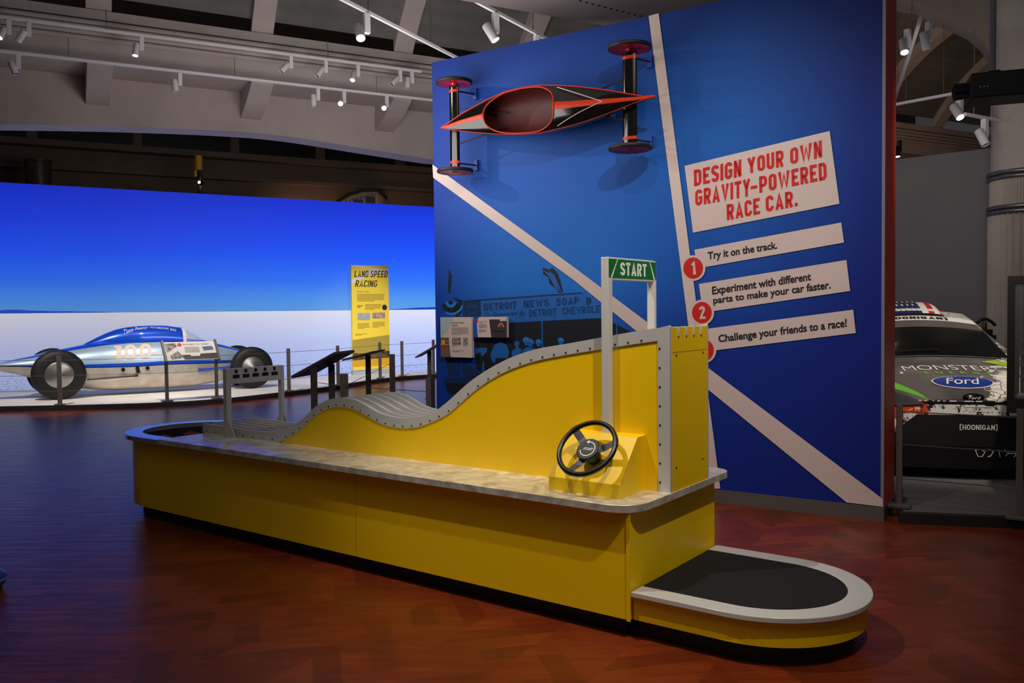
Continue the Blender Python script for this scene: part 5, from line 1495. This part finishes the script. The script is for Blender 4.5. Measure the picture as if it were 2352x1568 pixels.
# station: y, half width, bottom, belt z, top edge x, top edge z, centre top z
ST = [(-.02, .60, .30, .62, .50, .66, .70), (.06, .74, .26, .66, .56, .725, .755), (.22, .82, .24, .70, .62, .78, .815), (.45, .86, .22, .76, .66, .835, .87),
      (.80, .87, .22, .84, .68, .90, .935), (1.08, .87, .22, .91, .675, .955, .985), (1.30, .87, .22, .95, .635, 1.06, 1.11), (1.55, .87, .22, .97, .595, 1.18, 1.23), (1.86, .87, .22, .98, .56, 1.30, 1.36),
      (2.2, .87, .22, .99, .555, 1.37, 1.415), (2.8, .87, .22, 1.0, .55, 1.37, 1.415), (3.3, .86, .24, 1.01, .54, 1.32, 1.37), (3.7, .82, .28, 1.0, .52, 1.12, 1.15), (3.9, .74, .34, .9, .5, .95, .97)]
def stat(y):
    Y = [s_[0] for s_ in ST]; return [float(np.interp(y, Y, [s_[i] for s_ in ST])) for i in range(1, 7)]
def top_z(x, y):
    w, zb, zbelt, xr, ze, zc = stat(y); return zc - (zc - ze) * (x / xr) ** 2
def car_half(y):
    w, zb, zbelt, xr, ze, zc = stat(y)
    P = [(0, zb), (.75 * w, zb), (.96 * w, zb + .06), (w, (zb + zbelt) * .5), (.99 * w, zbelt - .06), (.955 * w, zbelt)]
    P += [((.955 * w) + (xr - .955 * w) * .5, zbelt + (ze - zbelt) * .56), (xr, ze)]
    P += [(xr * k, zc - (zc - ze) * k * k) for k in (.75, .5, .25, 0)]
    return P
ys = sorted(set([round(v, 3) for v in np.linspace(-.02, 3.9, 60)] + [s_[0] for s_ in ST]))
secs = []
for y in ys:
    H_ = car_half(y); secs.append([(x, y, z) for x, z in H_] + [(-x, y, z) for x, z in H_[-2:0:-1]])
mb = MB(); mb.loft(secs); mb.build('body', PAINT, rc, 40)
# bumper skin, grille, splitter
def front_y(x): return -.06 - .10 * (1 - (x / .9) ** 2) + .28 * max(0, abs(x) - .55) ** 1.3 / .35
def front_panel(name, m, pts, out=.0, thick=.06):
    """panel wrapped round the nose; pts are (x, z) rows of a grid"""
    rows_ = []
    for row in pts: rows_.append([(x, front_y(x) - out, z) for x, z in row])
    return MB().loft(rows_, False).build(name, m, rc, 50)
xs = np.linspace(-.86, .86, 36)
front_panel('bumper', BPAINT, [[(x, z) for x in xs] for z in (.33, .45, .60, .685)])
front_panel('bonnet_lip', BPAINT, [[(x, .685 + .0 * x) for x in xs], [(x * .98, .70) for x in xs]], .0)
gx = np.linspace(-1, 1, 24)
front_panel('grille', mat('grille_black', (8, 8, 9), .55), [[(x * .60, .335) for x in gx], [(x * .58, .42) for x in gx], [(x * .52, .50) for x in gx], [(x * .42, .585) for x in gx]], .012)
front_panel('splitter', CBLK, [[(x, .16) for x in xs], [(x, .28) for x in xs], [(x, .33) for x in xs]], .03)
mb = MB(); mb.loft([[(x, front_y(x) - .03, .16), (x, .5, .20)] for x in xs], False); mb.build('undertray', CBLK, rc)
front_panel('upper_grille_slot', CBLK, [[(x * .38, .672) for x in gx], [(x * .40, .690) for x in gx]], .004)
def nose_text(name, s, x0, x1, z0, z1, m, bold=.02, out=.016, shear=0, block=(.15, .55, .13)):
    return text_map(MB(), s, lambda a, b: (x0 + (x1 - x0) * a, front_y(x0 + (x1 - x0) * a) - out, z0 + (z1 - z0) * b), bold, shear, block).build(name, m, rc)
CW = mat('car_white_lettering', (220, 216, 208), .5)
nose_text('lettering', '[HOONIGAN]', -.11, .165, .465, .515, CW, .03, .018)
nose_text('lettering', 'PIRELLI', -.08, .135, .612, .643, CW, .02, .004)
MB().loft([[(x, front_y(x) - .004, .648), (x, front_y(x) - .004, .656)] for x in np.linspace(-.08, .135, 8)], False).build('lettering', CW, rc)
# scribbled tag on the splitter
mb = MB()
for pts in ([(0, .31), (.02, .26), (.05, .26), (.07, .30), (.03, .318), (.0, .31)], [(.10, .318), (.13, .30), (.11, .265), (.09, .26)], [(.17, .318), (.18, .26)], [(.21, .318), (.24, .29), (.22, .27)], [(.24, .29), (.30, .29), (.33, .31), (.34, .325)], [(.30, .29), (.28, .26)]):
    mb.tube([(x, front_y(x) - .034, z) for x, z in pts], .004, 5)
mb.build('scribbled_tag', CW, rc)
# oval badges
def oval(name, m, cx, cz, rx, rz, y, k=1, n=32): return MB().loft([[(cx, y, cz)] * n, [(cx + rx * math.cos(q), y + .004, cz + rz * math.sin(q)) for q in np.linspace(0, 2 * math.pi, n)]], False).build(name, m, rc)
MB().lathe([(0, .02), (.06, .018), (.078, .008), (.08, 0)], (0, 0, 0), (0, -1, 0), 32).build('badge', mat('badge_black', (18, 18, 20), .2, .3), rc, 40).matrix_local = Matrix.Translation((.0, front_y(0) + .03, .722)) @ Matrix.Diagonal((1, 1.6, .44, 1))
text_map(MB(), 'Ford', lambda a, b: (-.045 + .09 * a, front_y(0) - .008, .711 + .024 * b), .01, .3).build('badge_lettering', CW, rc)
# bonnet graphics, laid on the bonnet skin
def on_bonnet(x, y, k=1): return (x, y - .001 * k, top_z(x, y) + .003 * k)
def bonnet_text(name, s, x0, x1, y0, y1, m, bold=0, shear=0, skew=0, k=2):
    return text_map(MB(), s, lambda a, b: on_bonnet(x0 + (x1 - x0) * a, y0 + (y1 - y0) * b + skew * a, k), bold, shear).build(name, m, rc)
def bonnet_poly(name, m, pts, k=1):
    mb = MB(); P = [on_bonnet(x, y, k) for x, y in pts]; c = on_bonnet(sum(p[0] for p in pts) / len(pts), sum(p[1] for p in pts) / len(pts), k)
    mb.add([c] + P, [[0, i + 1, (i + 1) % len(P) + 1] for i in range(len(P))]); return mb.build(name, m, rc)
bonnet_text('lettering', 'MONSTER', -.36, .37, .56, .72, CW, -.01)
bonnet_text('lettering', 'E  N  E  R  G  Y', -.22, .32, .43, .50, LIME, .01)
OV = [(.02 + .24 * math.cos(q), .23 + .135 * math.sin(q)) for q in np.linspace(0, 2 * math.pi, 40, endpoint=False)]
bonnet_poly('oval_logo', CW, OV, 2)
bonnet_poly('oval_logo', mat('oval_blue', (20, 50, 130), .3), [(.02 + (x - .02) * .95, .23 + (y - .23) * .9) for x, y in OV], 3)
bonnet_text('lettering', 'Ford', -.12, .16, .165, .30, CW, .005, .35, 0, 4)
for sx, x0 in ((-1, -.56), (-1, -.49), (-1, -.42)):
    bonnet_poly('claw_mark', mat('claw_green', (150, 190, 30), .4), [(x0, .98), (x0 + .05, .98), (x0 + .03, .84), (x0 + .0, .74), (x0 + .01, .86)], 2)
for x0, dy in ((.40, 0), (.45, .03), (.36, -.03)):
    bonnet_poly('claw_mark', mat('claw_green'), [(x0, .93 + dy), (x0 + .05, .95 + dy), (x0 + .22, .80 + dy), (x0 + .20, .78 + dy)], 2)
MB().loft([[(s_ * .0 + x, 1.06, top_z(x, 1.06) + .004), (x, 1.12, top_z(x, 1.06) + .012)] for s_, x in [(0, v) for v in np.linspace(-.68, .68, 12)]], False).build('cowl', CBLK, rc)
# windscreen, banner, sunstrip
def scr_pt(a, t, k=.006):
    y = 1.10 + (1.84 - 1.10) * t; w, zb, zbelt, xr, ze, zc = stat(y); x = a * xr * .97
    return (x, y - k, top_z(x, y) + k)
GLS = mat('dark_windscreen', (12, 13, 12), .12, 0, 0, .6)
A_ = np.linspace(-1, 1, 18)
MB().loft([[scr_pt(a, t) for a in A_] for t in np.linspace(0, .80, 14)], False).build('windscreen', GLS, rc, 60)
MB().loft([[scr_pt(a, t, .007) for a in A_] for t in np.linspace(.66, .88, 6)], False).build('sunstrip', mat('smoky_strip', (86, 80, 78), .3), rc, 60)
MB().loft([[scr_pt(a, t, .008) for a in A_] for t in np.linspace(.86, 1.0, 4)], False).build('banner', CW, rc, 60)
text_map(MB(), '[HOONIGAN]', lambda a, b: scr_pt(-.55 + 1.10 * a, .885 + .09 * b, .011), block=(.22, .6, .12)).build('lettering', INK, rc)
MB().tube([scr_pt(a, .02 + .05 * (1 - abs(a)), .02) for a in np.linspace(-.9, .1, 8)], .008, 6).build('wiper', CBLK, rc)
for sx in (-1, 1):
    MB().loft([[scr_pt(sx * 1.0, t, .004), scr_pt(sx * 1.06, t, -.012)] for t in np.linspace(0, 1, 12)], False).build('windscreen_pillar', mat('pillar_grey', (176, 172, 166), .4), rc)
    # headlamp, green flash, mirror, side glass, wheels
    hp = [(sx * .46, .10), (sx * .60, .22), (sx * .74, .46), (sx * .80, .50), (sx * .80, .20), (sx * .70, .06)]
    def lampz(x, y, k=0): return (x, y - .05 - k, (.60 + .30 * (y)) + .03 + k)
    T_ = np.linspace(0, 1, 12)
    MB().loft([[(sx * (.37 + .48 * q), front_y(.37 + .48 * q) - .012, .668 - .022 * math.sin(math.pi * q) + .02 * q), (sx * (.37 + .48 * q), front_y(.37 + .48 * q) - .004, .676 + .165 * q ** .8)] for q in T_], False).build('headlamp', mat('lamp_glass_grey', (88, 88, 90), .15, .3), rc)
    MB().lathe([(0, .0), (.03, .004), (.034, .0)], (sx * .62, front_y(.62) - .016, .705), (0, -1, 0), 16).build('headlamp_bulb', mat('rim_white', (200, 198, 196), .4), rc, 40)
    MB().loft([[(sx * (.33 + .53 * q), front_y(.33 + .53 * q) - .006, .697 + .165 * q ** .8), (sx * (.33 + .47 * q), front_y(.33 + .5 * q) + .03 + .30 * q, .705 + .215 * q ** .75)] for q in T_], False).build('green_flash', LIME, rc)
    MB().lathe([(0, -.05), (.07, -.04), (.10, 0), (.09, .05), (0, .06)], (0, 0, 0), (0, -1, 0), 16).build('mirror', LIME if sx > 0 else CBLK, rc, 40).matrix_local = Matrix.Translation((sx * .90, 1.26, .985)) @ Matrix.Diagonal((1, .8, .8, 1))
    MB().poly([(sx * .655, 1.10, .985), (sx * .80, .98, .915), (sx * .875, 1.20, .90), (sx * .75, 1.34, 1.03)]).build('pillar_flash', LIME, rc)
    MB().loft([[(sx * (.955 * stat(y)[0] + (stat(y)[3] - .955 * stat(y)[0]) * k + .006), y, stat(y)[2] + (stat(y)[4] - stat(y)[2]) * (.56 * k / .5 if k < .5 else .56 + .44 * (k - .5) / .5)) for k in (.1, .5, .9)] for y in np.linspace(1.75, 3.0, 8)], False).build('side_window', GLS, rc)
    for yw_ in (.72, 3.2):
        wh = MB().lathe([(.21, -.1), (.27, -.1), (.31, -.07), (.31, .07), (.27, .1), (.21, .1)], (sx * .79, yw_, RZ + .31), (sx, 0, 0), 32, False).build('wheel', TYRE, rc, 40)
        MB().lathe([(0, .06), (.05, .07), (.2, .08), (.215, .09), (.215, -.05), (0, -.05)], (sx * .79, yw_, RZ + .31), (sx, 0, 0), 24).build('rim', mat('rim_white', (200, 198, 196), .4), wh, 40)
# roof scoop painted with a flag
mb = MB(); fl_ = []
def scoop(a, t): # a across -1..1, t back 0..1
    x = a * .30; y = 1.84 + .75 * t
    return (x, y, top_z(x, y) + (.028 + .055 * math.sin(math.pi * min(1, t * 1.15)) ** .8) * (1 - a ** 6) ** .5 * min(1, (1 - t) * 4) + .004)
MB().loft([[scoop(a, t) for a in np.linspace(-1, 1, 24)] for t in np.linspace(0, 1, 10)], False).build('roof_scoop', CW, rc, 60)
MB().loft([[(scoop(a, 0)[0], 1.835, scoop(a, 0)[2] + .002), (scoop(a, 0)[0], 1.835, scoop(a, 0)[2] - .034)] for a in np.linspace(-1, 1, 20)], False).build('scoop_mouth', CBLK, rc)
def spt(a, t, k): p = scoop(a, t); return (p[0], p[1] - .001 * k, p[2] + .002 * k)
MB().loft([[spt(a, t, 1) for a in np.linspace(-.9, .30, 10)] for t in np.linspace(0, .8, 6)], False).build('flag_canton', mat('flag_navy', (28, 34, 84), .4), rc)
for a0, a1 in ((.50, .68), (.86, .99)):
    MB().loft([[spt(a + .12 * t, t, 1) if a + .12 * t < .99 else spt(.99, t, 1) for a in (a0, (a0 + a1) / 2, a1)] for t in np.linspace(0, .8, 6)], False).build('flag_stripe', mat('flag_red', (190, 30, 34), .4), rc)
mb = MB()
for r in range(4):
    for c in range(7):
        a = -.82 + c * .17 + (r % 2) * .08; t_ = .08 + r * .17
        if a > .27: continue
        mb = MB(); mb.poly([spt(a + .05 * (1 if i % 2 == 0 else .42) * math.sin(math.pi * i / 5), t_ + .07 * (1 if i % 2 == 0 else .42) * math.cos(math.pi * i / 5), 3) for i in range(10)]); mb.build('flag_star', CW, rc)

# blue rounded foot of another exhibit at the left picture edge
p = onz(-40, 1352, 0)
t = thing('rounded_bumper', 'blue rounded end of another exhibit just showing at the left picture edge', 'exhibit base', (p[0], p[1], 0))
MB().lathe([(0, .0), (.085, .0), (.105, .02), (.115, .05), (.105, .08), (.08, .10), (0, .105)], (0, 0, 0), (0, 0, 1), 32).build('cap', mat('blue_plastic', (40, 84, 190), .3), t, 60)
MB().lathe([(.116, .045), (.119, .05), (.116, .056)], (0, 0, 0), (0, 0, 1), 32, False).build('pale_rim', mat('pale_edge', (170, 184, 210), .4), t, 60)

for o in bpy.data.objects:
    if o.parent is None: continue
    n = o.name.split('.')[0]
    lb = {'sign_face': 'green START sign face', 'rubber_mat': 'black rubber mat', 'metal_worktop': 'swirled bare metal worktop', 'toe_kick': 'black recessed toe kick',
          'steering_wheel': 'black steering wheel', 'steering_console': 'yellow sloping console', 'roof_scoop': 'flag-painted roof scoop', 'hubcap': 'plain silver wheel disc',
          'axle_band': 'orange band', 'canopy': 'glossy blue canopy', 'windshield': 'clear windshield', 'belly_pan': 'bare metal belly', 'green_flash': 'lime green flash'}.get(n)
    if lb: o['label'] = lb
